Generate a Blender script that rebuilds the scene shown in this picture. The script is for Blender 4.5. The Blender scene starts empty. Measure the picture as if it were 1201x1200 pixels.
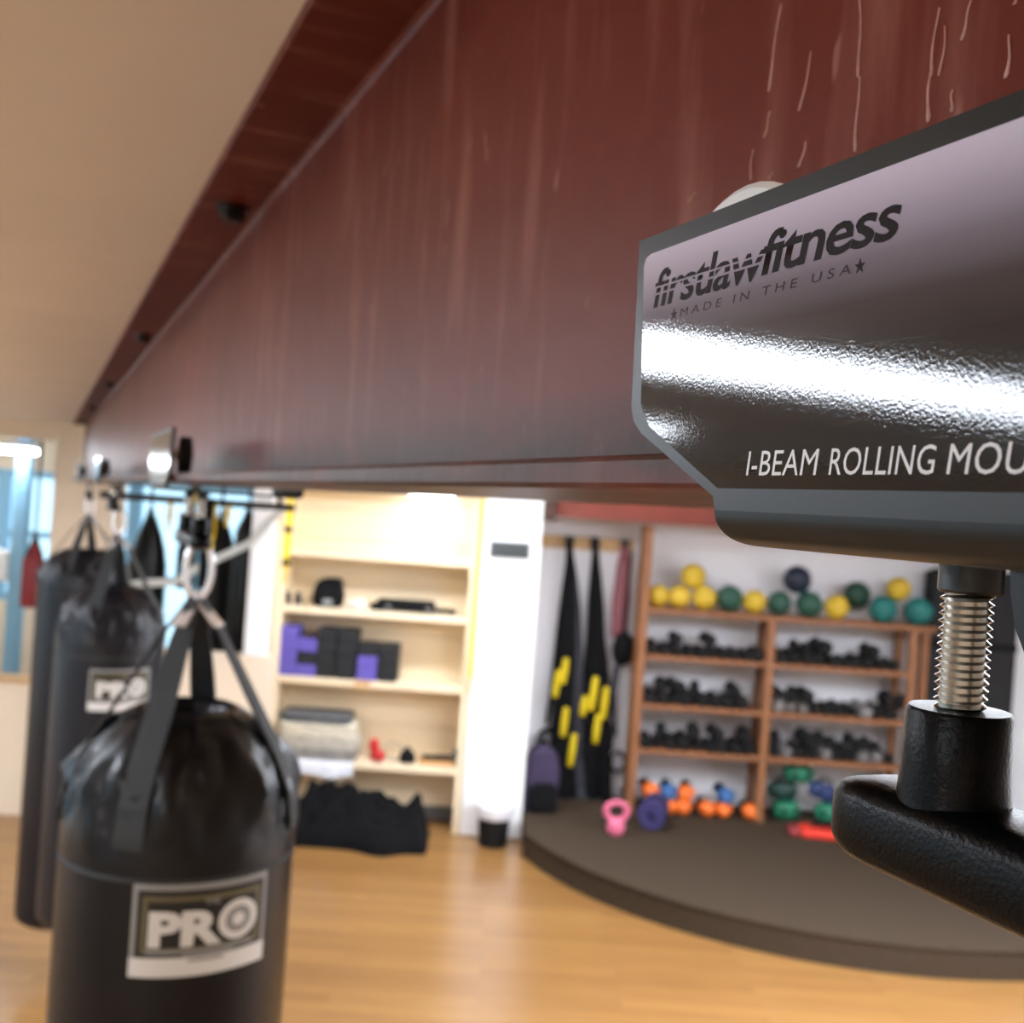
import bpy, bmesh, math, random
from mathutils import Vector, Matrix, noise
random.seed(7)
scene = bpy.context.scene
C = scene.collection
PI = math.pi

# ------------------------------------------------------------------ camera, world, exposure
F = 1280.0                      # focal length in pixels of a 1201 x 1200 frame
ROLL = math.atan(0.07)
CH = 2.35                       # camera height above the floor
cr, sr = math.cos(ROLL), math.sin(ROLL)
cam_data = bpy.data.cameras.new('camera')
cam_data.sensor_fit = 'HORIZONTAL'
cam_data.sensor_width = 36.0
cam_data.lens = 36.0 * F / 1201.0
cam_data.clip_start = 0.01
cam_data.dof.use_dof = True
cam_data.dof.focus_distance = 0.262
cam_data.dof.aperture_fstop = 18.5
cam = bpy.data.objects.new('camera', cam_data)
C.objects.link(cam)
cam.matrix_world = Matrix(((cr, -sr, 0, 0), (0, 0, -1, 0), (sr, cr, 0, CH), (0, 0, 0, 1)))
scene.camera = cam

world = bpy.data.worlds.new('daylight')
scene.world = world
world.use_nodes = True
world.node_tree.nodes['Background'].inputs[0].default_value = (0.66, 0.87, 1.0, 1)
world.node_tree.nodes['Background'].inputs[1].default_value = 1.3

vs = scene.view_settings
vs.view_transform = 'Standard'
vs.look = 'None'
vs.gamma = 1.0
vs.use_curve_mapping = False
vs.exposure = 0.66
LAMP = 22.0                      # brightness of the fluorescent diffusers

# ------------------------------------------------------------------ coordinates
TH = math.atan2(553, 1280)      # heading of the steel beam, left of the view axis
ct, st = math.cos(TH), math.sin(TH)
def uv(x, y):
    dx, dy = x - 600.5, y - 600
    return cr * dx + sr * dy, -sr * dx + cr * dy
def at(x, y, Y):                # photo pixel at distance Y -> point in the room
    u, v = uv(x, y)
    return Vector((u / F * Y, Y, CH - v / F * Y))
def beam_plane(x, y, P):        # photo pixel on the vertical plane p = P -> (p, s, h)
    u, v = uv(x, y)
    Y = P / (u / F * ct + st)
    X = u / F * Y
    return Vector((P, -X * st + Y * ct, -v / F * Y))
def beam_pt(p, s, h):           # beam frame -> room
    return Vector((-st * s + ct * p, ct * s + st * p, CH + h))
def s_for(u, p):
    k = u / F
    return (ct - k * st) * p / (st + k * ct)

# ------------------------------------------------------------------ materials
def lin(c):
    out = []
    for v in c:
        v /= 255.0
        out.append(v / 12.92 if v <= 0.04045 else ((v + 0.055) / 1.055) ** 2.4)
    return (out[0], out[1], out[2], 1.0)
def mat(name, rgb, rough=0.6, metal=0.0, var=0.0, vscale=8.0, bump=0.0, bscale=60.0, spec=0.5, coat=0.0, vstretch=None):
    m = bpy.data.materials.new(name)
    m.use_nodes = True
    nt = m.node_tree
    b = nt.nodes['Principled BSDF']
    b.inputs['Base Color'].default_value = lin(rgb)
    b.inputs['Roughness'].default_value = rough
    b.inputs['Metallic'].default_value = metal
    b.inputs['Specular IOR Level'].default_value = spec
    b.inputs['Coat Weight'].default_value = coat
    b.inputs['Coat Roughness'].default_value = 0.08
    tc = nt.nodes.new('ShaderNodeTexCoord')
    if var > 0:
        n = nt.nodes.new('ShaderNodeTexNoise')
        n.inputs['Scale'].default_value = vscale
        n.inputs['Detail'].default_value = 5
        if vstretch:
            mp = nt.nodes.new('ShaderNodeMapping')
            mp.inputs['Scale'].default_value = vstretch
            nt.links.new(tc.outputs['Object'], mp.inputs['Vector'])
            nt.links.new(mp.outputs['Vector'], n.inputs['Vector'])
        else:
            nt.links.new(tc.outputs['Object'], n.inputs['Vector'])
        r = nt.nodes.new('ShaderNodeValToRGB')
        c = lin(rgb)
        r.color_ramp.elements[0].position = 0.3
        r.color_ramp.elements[1].position = 0.7
        r.color_ramp.elements[0].color = (c[0] * (1 - var), c[1] * (1 - var), c[2] * (1 - var), 1)
        r.color_ramp.elements[1].color = (min(1, c[0] * (1 + var)), min(1, c[1] * (1 + var)), min(1, c[2] * (1 + var)), 1)
        nt.links.new(n.outputs['Fac'], r.inputs['Fac'])
        nt.links.new(r.outputs['Color'], b.inputs['Base Color'])
    if bump > 0:
        n = nt.nodes.new('ShaderNodeTexNoise')
        n.inputs['Scale'].default_value = bscale
        n.inputs['Detail'].default_value = 3
        nt.links.new(tc.outputs['Object'], n.inputs['Vector'])
        bp = nt.nodes.new('ShaderNodeBump')
        bp.inputs['Strength'].default_value = bump
        bp.inputs['Distance'].default_value = 0.5 / bscale
        nt.links.new(n.outputs['Fac'], bp.inputs['Height'])
        nt.links.new(bp.outputs['Normal'], b.inputs['Normal'])
    return m
def emit(name, rgb, strength):
    m = bpy.data.materials.new(name)
    m.use_nodes = True
    b = m.node_tree.nodes['Principled BSDF']
    b.inputs['Base Color'].default_value = (0.8, 0.8, 0.8, 1)
    b.inputs['Emission Color'].default_value = lin(rgb)
    b.inputs['Emission Strength'].default_value = strength
    return m

M = {}
M['ceiling'] = mat('ceiling_paint', (246, 241, 235), 0.9, var=0.03, vscale=3)
M['tan'] = mat('tan_wall_paint', (238, 221, 198), 0.85, var=0.04, vscale=2)
M['white'] = mat('white_wall_paint', (246, 246, 246), 0.8, var=0.02, vscale=2)
M['grey_wall'] = mat('pale_grey_wall_paint', (238, 237, 240), 0.85, var=0.04, vscale=2)
M['cream'] = mat('cream_shelf_paint', (242, 222, 188), 0.7, var=0.04, vscale=6, vstretch=(1, 1, 12))
M['oak'] = mat('orange_brown_wood', (142, 92, 56), 0.55, var=0.25, vscale=6, vstretch=(8, 8, 1))
M['pine'] = mat('pale_board_wood', (205, 168, 120), 0.6, var=0.15, vscale=8)
M['darkwood'] = mat('dark_stained_wood', (72, 44, 30), 0.6, var=0.2, vscale=10)
M['carpet'] = mat('taupe_carpet', (68, 57, 46), 0.95, var=0.16, vscale=60, bump=0.4, bscale=220, spec=0.1)
M['redpaint'] = mat('red_paint', (150, 72, 58), 0.6, var=0.12, vscale=5)
M['gunmetal'] = mat('dark_grey_satin_paint', (27, 30, 30), 0.36, spec=0.3, var=0.05, vscale=30)
M['cast'] = mat('black_cast_iron_coating', (9, 9, 10), 0.3, bump=0.32, bscale=800, spec=0.12)
M['blacksteel'] = mat('black_steel', (20, 20, 22), 0.35)
M['zinc'] = mat('zinc_plated_steel', (214, 213, 208), 0.24, metal=1.0)
M['chrome'] = mat('chrome', (240, 243, 248), 0.25, metal=0.6)
M['nylon'] = mat('white_nylon', (232, 232, 232), 0.5)
M['vinyl'] = mat('black_vinyl', (9, 12, 18), 0.33, bump=0.12, bscale=90, spec=0.36)
M['vinyl_navy'] = mat('navy_black_vinyl', (16, 18, 27), 0.4, bump=0.12, bscale=70, spec=0.4)
M['webbing'] = mat('dark_grey_webbing', (46, 50, 53), 0.75, bump=0.3, bscale=300)
M['blackfab'] = mat('black_fabric', (16, 16, 18), 0.9, var=0.2, vscale=15, spec=0.2)
M['greyfab'] = mat('charcoal_fabric', (62, 62, 68), 0.9, var=0.2, vscale=15, spec=0.2)
M['yellow'] = mat('yellow_rubber', (226, 200, 24), 0.6)
M['yellowstrap'] = mat('yellow_webbing', (226, 190, 30), 0.8)
M['paleweb'] = mat('pale_grey_webbing', (196, 196, 190), 0.8)
M['blue'] = mat('light_blue_frame_paint', (140, 188, 216), 0.5)
M['purple'] = mat('purple_foam', (98, 86, 172), 0.85)
M['blackfoam'] = mat('black_foam', (30, 30, 32), 0.85)
M['rubber'] = mat('black_rubber', (11, 11, 13), 0.65, spec=0.3)
M['steelgrey'] = mat('grey_steel_handle', (130, 130, 132), 0.35, metal=0.8)
M['liner'] = mat('white_plastic_liner', (228, 230, 236), 0.5)
M['greyplate'] = mat('grey_plaque', (98, 102, 104), 0.5)
M['lamp'] = emit('fluorescent_diffuser', (234, 243, 255), LAMP)
M['stage_fill'] = emit('added_stage_fill_glow', (234, 243, 255), LAMP * 1.25)  # stronger glow for the lamps added to brighten the stage and rack wall
M['lamphouse'] = mat('white_enamel', (235, 235, 230), 0.5)

def beam_material():
    m = bpy.data.materials.new('red_oxide_beam_paint')
    m.use_nodes = True
    nt = m.node_tree
    b = nt.nodes['Principled BSDF']
    tc = nt.nodes.new('ShaderNodeTexCoord')
    def noise_of(scale, stretch, lo, hi, detail=5):
        mp = nt.nodes.new('ShaderNodeMapping'); mp.inputs['Scale'].default_value = stretch
        nt.links.new(tc.outputs['Object'], mp.inputs['Vector'])
        n = nt.nodes.new('ShaderNodeTexNoise'); n.inputs['Scale'].default_value = scale; n.inputs['Detail'].default_value = detail
        nt.links.new(mp.outputs['Vector'], n.inputs['Vector'])
        r = nt.nodes.new('ShaderNodeValToRGB')
        r.color_ramp.elements[0].position = lo; r.color_ramp.elements[1].position = hi
        nt.links.new(n.outputs['Fac'], r.inputs['Fac'])
        return r.outputs['Color']
    def mix(fac, a, bcol, mult=1.0):
        x = nt.nodes.new('ShaderNodeMix'); x.data_type = 'RGBA'
        if mult != 1.0:
            mm = nt.nodes.new('ShaderNodeMath'); mm.operation = 'MULTIPLY'; mm.inputs[1].default_value = mult
            nt.links.new(fac, mm.inputs[0]); fac = mm.outputs[0]
        nt.links.new(fac, x.inputs['Factor'])
        for sock, val in ((x.inputs['A'], a), (x.inputs['B'], bcol)):
            if isinstance(val, tuple): sock.default_value = val
            else: nt.links.new(val, sock)
        return x.outputs['Result']
    patches = noise_of(2.2, (1, 1, 1.6), 0.35, 0.65)
    base = mix(patches, lin((94, 37, 26)), lin((112, 50, 38)))
    dust = noise_of(7, (1, 5, 0.7), 0.52, 0.75)
    base = mix(dust, base, lin((176, 122, 108)), 0.4)
    specks = noise_of(55, (1, 1, 0.35), 0.70, 0.74, 2)
    base = mix(specks, base, lin((190, 140, 128)), 0.35)
    # grime gathered along the foot of the web
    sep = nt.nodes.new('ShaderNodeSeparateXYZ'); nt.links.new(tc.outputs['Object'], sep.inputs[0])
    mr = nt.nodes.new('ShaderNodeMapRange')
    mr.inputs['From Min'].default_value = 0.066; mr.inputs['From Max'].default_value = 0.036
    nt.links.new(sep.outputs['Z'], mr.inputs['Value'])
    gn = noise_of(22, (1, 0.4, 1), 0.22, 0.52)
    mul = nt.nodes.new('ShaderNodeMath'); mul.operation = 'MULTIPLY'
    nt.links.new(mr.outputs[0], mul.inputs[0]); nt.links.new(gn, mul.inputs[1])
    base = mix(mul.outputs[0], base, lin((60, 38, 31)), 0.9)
    nt.links.new(base, b.inputs['Base Color'])
    b.inputs['Roughness'].default_value = 0.42
    b.inputs['Specular IOR Level'].default_value = 0.14
    n = nt.nodes.new('ShaderNodeTexNoise'); n.inputs['Scale'].default_value = 26; n.inputs['Detail'].default_value = 4
    nt.links.new(tc.outputs['Object'], n.inputs['Vector'])
    bp = nt.nodes.new('ShaderNodeBump'); bp.inputs['Strength'].default_value = 0.12; bp.inputs['Distance'].default_value = 0.01
    nt.links.new(n.outputs['Fac'], bp.inputs['Height']); nt.links.new(bp.outputs['Normal'], b.inputs['Normal'])
    return m
M['beam'] = beam_material()
M['drip'] = mat('dried_pale_drip', (206, 160, 148), 0.5, var=0.2, vscale=200)

def floor_material():
    m = bpy.data.materials.new('honey_strip_floor')
    m.use_nodes = True
    nt = m.node_tree
    b = nt.nodes['Principled BSDF']
    tc = nt.nodes.new('ShaderNodeTexCoord')
    br = nt.nodes.new('ShaderNodeTexBrick')
    br.inputs['Scale'].default_value = 1.0
    br.inputs['Brick Width'].default_value = 1.4
    br.inputs['Row Height'].default_value = 0.085
    br.inputs['Mortar Size'].default_value = 0.0012
    br.inputs['Color1'].default_value = lin((160, 119, 70))
    br.inputs['Color2'].default_value = lin((146, 106, 61))
    br.inputs['Mortar'].default_value = lin((140, 102, 60))
    nt.links.new(tc.outputs['Object'], br.inputs['Vector'])
    mp = nt.nodes.new('ShaderNodeMapping'); mp.inputs['Scale'].default_value = (1.2, 22, 1)
    nt.links.new(tc.outputs['Object'], mp.inputs['Vector'])
    n = nt.nodes.new('ShaderNodeTexNoise'); n.inputs['Scale'].default_value = 2.2; n.inputs['Detail'].default_value = 5
    nt.links.new(mp.outputs['Vector'], n.inputs['Vector'])
    x = nt.nodes.new('ShaderNodeMix'); x.data_type = 'RGBA'; x.blend_type = 'MULTIPLY'
    x.inputs['Factor'].default_value = 0.35
    r = nt.nodes.new('ShaderNodeValToRGB')
    r.color_ramp.elements[0].position = 0.3; r.color_ramp.elements[1].position = 0.7
    r.color_ramp.elements[0].color = lin((196, 176, 150)); r.color_ramp.elements[1].color = (1, 1, 1, 1)
    nt.links.new(n.outputs['Fac'], r.inputs['Fac'])
    nt.links.new(br.outputs['Color'], x.inputs['A']); nt.links.new(r.outputs['Color'], x.inputs['B'])
    nt.links.new(x.outputs['Result'], b.inputs['Base Color'])
    b.inputs['Roughness'].default_value = 0.25
    return m
M['floor'] = floor_material()

def sticker_material():
    m = bpy.data.materials.new('gloss_sticker_print')
    m.use_nodes = True
    nt = m.node_tree
    b = nt.nodes['Principled BSDF']
    tc = nt.nodes.new('ShaderNodeTexCoord')
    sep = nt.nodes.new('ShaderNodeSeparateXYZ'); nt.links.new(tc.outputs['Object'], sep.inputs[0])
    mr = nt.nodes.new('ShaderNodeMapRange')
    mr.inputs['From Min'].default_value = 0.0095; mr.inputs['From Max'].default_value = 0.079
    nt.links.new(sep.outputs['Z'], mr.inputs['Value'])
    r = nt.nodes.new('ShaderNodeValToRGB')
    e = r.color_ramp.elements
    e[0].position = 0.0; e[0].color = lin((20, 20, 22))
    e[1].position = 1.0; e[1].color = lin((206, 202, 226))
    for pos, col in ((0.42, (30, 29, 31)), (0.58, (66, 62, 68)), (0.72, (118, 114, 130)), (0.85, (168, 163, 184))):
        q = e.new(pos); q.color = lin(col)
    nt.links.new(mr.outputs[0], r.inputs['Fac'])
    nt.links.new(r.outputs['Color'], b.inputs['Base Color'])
    b.inputs['Roughness'].default_value = 0.05
    b.inputs['Specular IOR Level'].default_value = 0.5
    n = nt.nodes.new('ShaderNodeTexNoise'); n.inputs['Scale'].default_value = 1300; n.inputs['Detail'].default_value = 2.0
    nt.links.new(tc.outputs['Object'], n.inputs['Vector'])
    bp = nt.nodes.new('ShaderNodeBump'); bp.inputs['Strength'].default_value = 0.065; bp.inputs['Distance'].default_value = 0.0002
    nt.links.new(n.outputs['Fac'], bp.inputs['Height']); nt.links.new(bp.outputs['Normal'], b.inputs['Normal'])
    return m
M['sticker'] = sticker_material()
M['ink'] = mat('dark_print', (30, 22, 24), 0.6, spec=0.15)
M['inkgrey'] = mat('grey_print', (50, 44, 48), 0.6, spec=0.15)
M['inklight'] = mat('light_grey_print', (206, 206, 210), 0.4)
M['labelblack'] = mat('label_black', (24, 24, 22), 0.5)
M['labelgrey'] = mat('label_silver_grey', (150, 152, 152), 0.5)
M['labelolive'] = mat('label_olive_gold', (104, 98, 70), 0.5)
M['labelwhite'] = mat('label_white', (226, 228, 226), 0.5)

def glass_material():
    m = bpy.data.materials.new('pale_window_glass')
    m.use_nodes = True
    nt = m.node_tree
    nt.nodes.remove(nt.nodes['Principled BSDF'])
    out = nt.nodes['Material Output']
    tr = nt.nodes.new('ShaderNodeBsdfTransparent'); tr.inputs[0].default_value = (0.86, 0.95, 0.99, 1)
    gl = nt.nodes.new('ShaderNodeBsdfGlossy'); gl.inputs['Roughness'].default_value = 0.03
    mx = nt.nodes.new('ShaderNodeMixShader'); mx.inputs[0].default_value = 0.06
    nt.links.new(tr.outputs[0], mx.inputs[1]); nt.links.new(gl.outputs[0], mx.inputs[2])
    nt.links.new(mx.outputs[0], out.inputs['Surface'])
    return m
M['glass'] = glass_material()

# ------------------------------------------------------------------ mesh helpers
def frame_of(d):
    d = d.normalized()
    a = Vector((0, 0, 1)) if abs(d.z) < 0.9 else Vector((1, 0, 0))
    x = d.cross(a).normalized()
    return x, d.cross(x).normalized()
class G:
    def __init__(self):
        self.v = []; self.f = []
    def add(self, vs_, fs_):
        o = len(self.v)
        self.v += [tuple(q) for q in vs_]
        self.f += [tuple(i + o for i in q) for q in fs_]
        return self
    def box(self, x0, x1, y0, y1, z0, z1):
        return self.add([(x0, y0, z0), (x1, y0, z0), (x1, y1, z0), (x0, y1, z0), (x0, y0, z1), (x1, y0, z1), (x1, y1, z1), (x0, y1, z1)],
                        [(0, 3, 2, 1), (4, 5, 6, 7), (0, 1, 5, 4), (1, 2, 6, 5), (2, 3, 7, 6), (3, 0, 4, 7)])
    def tube(self, pts, r, n=10, caps=True):
        pts = [Vector(p) for p in pts]
        rs = r if isinstance(r, (list, tuple)) else [r] * len(pts)
        vs_, fs_ = [], []
        px = None
        for i, p in enumerate(pts):
            d = (pts[min(i + 1, len(pts) - 1)] - pts[max(i - 1, 0)])
            x, y = frame_of(d)
            if px is not None:
                x = (px - d.normalized() * px.dot(d.normalized())).normalized()
                y = d.normalized().cross(x)
            px = x
            for k in range(n):
                a = 2 * PI * k / n
                vs_.append(p + (x * math.cos(a) + y * math.sin(a)) * rs[i])
        for i in range(len(pts) - 1):
            for k in range(n):
                fs_.append((i * n + k, i * n + (k + 1) % n, (i + 1) * n + (k + 1) % n, (i + 1) * n + k))
        if caps:
            fs_.append(tuple(reversed(range(n))))
            fs_.append(tuple(range((len(pts) - 1) * n, len(pts) * n)))
        return self.add(vs_, fs_)
    def lathe(self, prof, n=32, c=(0, 0, 0), axis='z', wob=None):
        vs_, fs_ = [], []
        for (r, z) in prof:
            for k in range(n):
                a = 2 * PI * k / n
                rr = r * (wob(a, z) if wob else 1)
                q = (rr * math.cos(a), rr * math.sin(a), z)
                if axis == 'x': q = (q[2], q[0], q[1])
                if axis == 'y': q = (q[0], q[2], q[1])
                vs_.append((q[0] + c[0], q[1] + c[1], q[2] + c[2]))
        for i in range(len(prof) - 1):
            for k in range(n):
                fs_.append((i * n + k, i * n + (k + 1) % n, (i + 1) * n + (k + 1) % n, (i + 1) * n + k))
        fs_.append(tuple(reversed(range(n))))
        fs_.append(tuple(range((len(prof) - 1) * n, len(prof) * n)))
        return self.add(vs_, fs_)
    def ball(self, c, rx, ry=None, rz=None, n=20, m=12):
        ry = ry or rx; rz = rz or rx
        prof = []
        vs_, fs_ = [], []
        for i in range(1, m):
            a = PI * i / m
            for k in range(n):
                b = 2 * PI * k / n
                vs_.append((c[0] + rx * math.sin(a) * math.cos(b), c[1] + ry * math.sin(a) * math.sin(b), c[2] - rz * math.cos(a)))
        for i in range(m - 2):
            for k in range(n):
                fs_.append((i * n + k, i * n + (k + 1) % n, (i + 1) * n + (k + 1) % n, (i + 1) * n + k))
        b0 = len(vs_); vs_.append((c[0], c[1], c[2] - rz)); vs_.append((c[0], c[1], c[2] + rz))
        for k in range(n):
            fs_.append((b0, (k + 1) % n, k))
            fs_.append((b0 + 1, (m - 2) * n + k, (m - 2) * n + (k + 1) % n))
        return self.add(vs_, fs_)
    def prism(self, poly, lo, hi, axis='z'):
        n = len(poly)
        def q(a, b, t):
            return {'z': (a, b, t), 'x': (t, a, b), 'y': (a, t, b)}[axis]
        vs_ = [q(a, b, lo) for a, b in poly] + [q(a, b, hi) for a, b in poly]
        fs_ = [tuple(reversed(range(n))), tuple(range(n, 2 * n))]
        fs_ += [(i, (i + 1) % n, n + (i + 1) % n, n + i) for i in range(n)]
        return self.add(vs_, fs_)
    def ribbon(self, pts, width, wdir, th):
        """flat strap along pts; wdir = direction of its width"""
        pts = [Vector(p) for p in pts]
        w = Vector(wdir).normalized()
        ws = width if isinstance(width, (list, tuple)) else [width] * len(pts)
        vs_, fs_ = [], []
        for i, p in enumerate(pts):
            d = (pts[min(i + 1, len(pts) - 1)] - pts[max(i - 1, 0)]).normalized()
            nn = d.cross(w).normalized()
            ww = nn.cross(d).normalized()
            for a, b in ((-1, -1), (1, -1), (1, 1), (-1, 1)):
                vs_.append(p + ww * (a * ws[i] / 2) + nn * (b * th / 2))
        for i in range(len(pts) - 1):
            for k in range(4):
                fs_.append((i * 4 + k, i * 4 + (k + 1) % 4, (i + 1) * 4 + (k + 1) % 4, (i + 1) * 4 + k))
        fs_.append((3, 2, 1, 0)); e = (len(pts) - 1) * 4
        fs_.append((e, e + 1, e + 2, e + 3))
        return self.add(vs_, fs_)
    def mesh(self, name, m, smooth=False):
        me = bpy.data.meshes.new(name)
        me.from_pydata(self.v, [], self.f)
        bm = bmesh.new(); bm.from_mesh(me)
        bmesh.ops.recalc_face_normals(bm, faces=bm.faces)
        bm.to_mesh(me); bm.free()
        me.materials.append(M[m] if isinstance(m, str) else m)
        if smooth:
            me.polygons.foreach_set('use_smooth', [True] * len(me.polygons))
            if smooth is not True:
                me.set_sharp_from_angle(angle=math.radians(smooth))
        return me
    def build(self, name, m, parent=None, smooth=False, bevel=0.0, loc=None, seg=2):
        me = self.mesh(name, m, smooth)
        o = bpy.data.objects.new(name, me)
        C.objects.link(o)
        if parent: o.parent = parent
        if loc is not None: o.location = loc
        if bevel:
            bv = o.modifiers.new('bevel', 'BEVEL'); bv.width = bevel; bv.segments = seg; bv.limit_method = 'ANGLE'
            bv.angle_limit = math.radians(40)
        return o
def tag(o, label, cat, group=None):
    o['label'] = label; o['category'] = cat
    if group: o['group'] = group
    return o
def thing(name, label, cat, loc=(0, 0, 0), rotz=0.0, group=None):
    o = bpy.data.objects.new(name, None)
    o.empty_display_size = 0.05
    C.objects.link(o)
    o.location = loc; o.rotation_euler = (0, 0, rotz)
    return tag(o, label, cat, group)
def struct(name, g, m, bevel=0.0, smooth=False):
    o = g.build(name, m, None, smooth, bevel)
    o['kind'] = 'structure'
    return o
def copy_tree(o, parent=None, skip=()):
    c = o.copy()
    C.objects.link(c)
    c.parent = parent
    for ch in list(o.children):
        if ch.name.split('.')[0] in skip: continue
        copy_tree(ch, c, skip)
    return c
def text_mesh(body, size=1.0, shear=0.0, offset=0.0, spacing=1.0):
    cu = bpy.data.curves.new('lettering', 'FONT')
    cu.body = body; cu.size = size; cu.shear = shear; cu.offset = offset; cu.space_character = spacing
    cu.resolution_u = 3
    ob = bpy.data.objects.new('lettering', cu)
    C.objects.link(ob)
    dg = bpy.context.evaluated_depsgraph_get()
    me = bpy.data.meshes.new_from_object(ob.evaluated_get(dg))
    bpy.data.objects.remove(ob)
    return me
def fit_text(me, w, h):
    xs = [v.co.x for v in me.vertices]; ys = [v.co.y for v in me.vertices]
    x0, x1, y0, y1 = min(xs), max(xs), min(ys), max(ys)
    for v in me.vertices:
        v.co.x = (v.co.x - x0) / (x1 - x0) * w
        v.co.y = (v.co.y - y0) / (y1 - y0) * h
def link_mesh(name, me, m, parent):
    me.materials.clear(); me.materials.append(M[m])
    o = bpy.data.objects.new(name, me); C.objects.link(o); o.parent = parent
    return o

# ------------------------------------------------------------------ the setting
CEIL = CH + 0.395
XL, XR, YN, YW, YB, YA = -5.6, 4.5, -2.6, 7.6, 8.6, 10.6
struct('floor', G().box(XL, XR, YN, YA, -0.1, 0), 'floor')
struct('ceiling', G().box(XL, XR, YN, YA, CEIL, CEIL + 0.1), 'ceiling')
struct('wall_right', G().box(XR, XR + 0.12, YN, YB, 0, CEIL), 'white')
struct('wall_near', G().box(XL, XR, YN - 0.12, YN, 0, CEIL), 'tan')
# left wall with three tall window openings
wl = G()
wl.box(XL - 0.12, XL, YN, YA, 0, 0.9).box(XL - 0.12, XL, YN, YA, 2.45, CEIL)
edges = [YN, -2.0, 0.2, 0.8, 3.0, 3.6, 5.8, YA]
for a, b in ((YN, -2.0), (0.2, 0.8), (3.0, 3.6), (5.8, YA)):
    wl.box(XL - 0.12, XL, a, b, 0.9, 2.45)
struct('wall_left', wl, 'tan')
for i, (a, b) in enumerate(((-2.0, 0.2), (0.8, 3.0), (3.6, 5.8))):
    g = G().box(XL - 0.09, XL - 0.03, a, a + 0.06, 0.9, 2.45).box(XL - 0.09, XL - 0.03, b - 0.06, b, 0.9, 2.45)
    g.box(XL - 0.09, XL - 0.03, a, b, 0.9, 0.96).box(XL - 0.09, XL - 0.03, a, b, 2.39, 2.45)
    g.box(XL - 0.09, XL - 0.03, (a + b) / 2 - 0.03, (a + b) / 2 + 0.03, 0.96, 2.39)
    w = struct('window_%d' % (i + 1), g, 'blue')
    for c, d in ((a + 0.06, (a + b) / 2 - 0.03), ((a + b) / 2 + 0.03, b - 0.06)):
        G().box(XL - 0.066, XL - 0.06, c, d, 0.96, 2.39).build('pane', 'glass', w)
# back wall behind the stage, its red steel lintel and the big white column
struct('wall_back', G().box(0.0, XR, YB, YB + 0.12, 0, CEIL), 'grey_wall')
struct('wall_column', G().box(-0.215, 0.225, 7.85, YB, 0, CEIL), 'white', 0.01)
struct('wall_shelf_recess', G().box(-1.66, 0.0, 8.3, 8.42, 0, CEIL), 'tan')
# left far wall: low tan walls, a tan pillar under the beam end, a white pier
px0, px1 = at(56, 700, YW).x, at(128, 700, YW).x
struct('wall_pillar', G().box(px0, px1, YW - 0.04, YW + 0.2, 0, CEIL), 'tan', 0.008)
zl = at(20, 800, YW).z; zr = at(270, 768, YW).z
struct('wall_low_left', G().box(XL, px0, YW, YW + 0.12, 0, zl), 'tan')
struct('wall_low_right', G().box(px1, -1.60, YW, YW + 0.14, 0, zr), 'tan')
struct('trim_1', G().box(XL, px0 - 0.002, YW - 0.03, YW + 0.15, zl, zl + 0.035), 'pine', 0.004)
struct('wall_header', G().box(XL, px0, YW, YW + 0.12, at(20, 513, YW).z, CEIL), 'tan')
struct('wall_pier', G().box(-1.80, -1.66, YW, YW + 0.14, zr, CEIL), 'white', 0.006)
struct('wall_pier_side', G().box(-1.74, -1.66, YW + 0.14, YA, 0, CEIL), 'tan')
# far wall of the annex with pale blue windows
struct('wall_annex', G().box(XL, -1.74, YA, YA + 0.12, 0, 0.55).box(XL, XL + (-1.74 - XL) / 3, YA, YA + 0.12, 0.55, 1.15).box(XL, -1.74, YA, YA + 0.12, 2.42, CEIL), 'tan')
nb = 6
wx = [XL + (-1.74 - XL) * i / nb for i in range(nb + 1)]
for i in range(nb):
    a, b = wx[i], wx[i + 1]
    z0 = 1.15 if i < 2 else 0.55
    zm = 1.8 if i < 2 else 1.45
    g = G().box(a, a + 0.06, YA + 0.02, YA + 0.1, z0, 2.42).box(b - 0.06, b, YA + 0.02, YA + 0.1, z0, 2.42)
    g.box(a + 0.06, b - 0.06, YA + 0.02, YA + 0.1, z0, z0 + 0.07).box(a + 0.06, b - 0.06, YA + 0.02, YA + 0.1, 2.35, 2.42)
    g.box(a + 0.06, b - 0.06, YA + 0.03, YA + 0.09, zm - 0.03, zm + 0.03)
    w = struct('window_%d' % (i + 4), g, 'blue')
    G().box(a + 0.06, b - 0.06, YA + 0.055, YA + 0.06, z0 + 0.07, zm - 0.03).build('pane', 'glass', w)
    G().box(a + 0.06, b - 0.06, YA + 0.055, YA + 0.06, zm + 0.03, 2.35).build('pane', 'glass', w)
struct('baseboard_back', G().box(0.225, XR, YB - 0.015, YB, 0.17, 0.26), 'grey_wall')

# ------------------------------------------------------------------ fluorescent fixtures
def fixture(s, p0, p1, w, label, room=None, lamp='lamp'):
    if room is None:
        c = beam_pt((p0 + p1) / 2, s, 0); rz = TH; L = p1 - p0
    else:
        c = Vector((room[0], room[1], 0)); rz = room[2]; L = p1 - p0
    t = thing('ceiling_light', label, 'ceiling light', (c.x, c.y, CEIL), rz, 'fluorescent ceiling lights')
    G().box(-L / 2, L / 2, -w / 2, w / 2, -0.03, 0).build('housing', 'lamphouse', t, bevel=0.004)
    G().box(-L / 2 + 0.02, L / 2 - 0.02, -w / 2 + 0.02, w / 2 - 0.02, -0.045, -0.03).build('diffuser', lamp, t, bevel=0.004)
    return t
fixture(2.03, -2.9, -0.72, 0.42, 'long fluorescent ceiling light left of the beam, nearest the camera')
fixture(3.8, -1.95, -0.95, 0.36, 'fluorescent ceiling light left of the beam, second from the camera')
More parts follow.
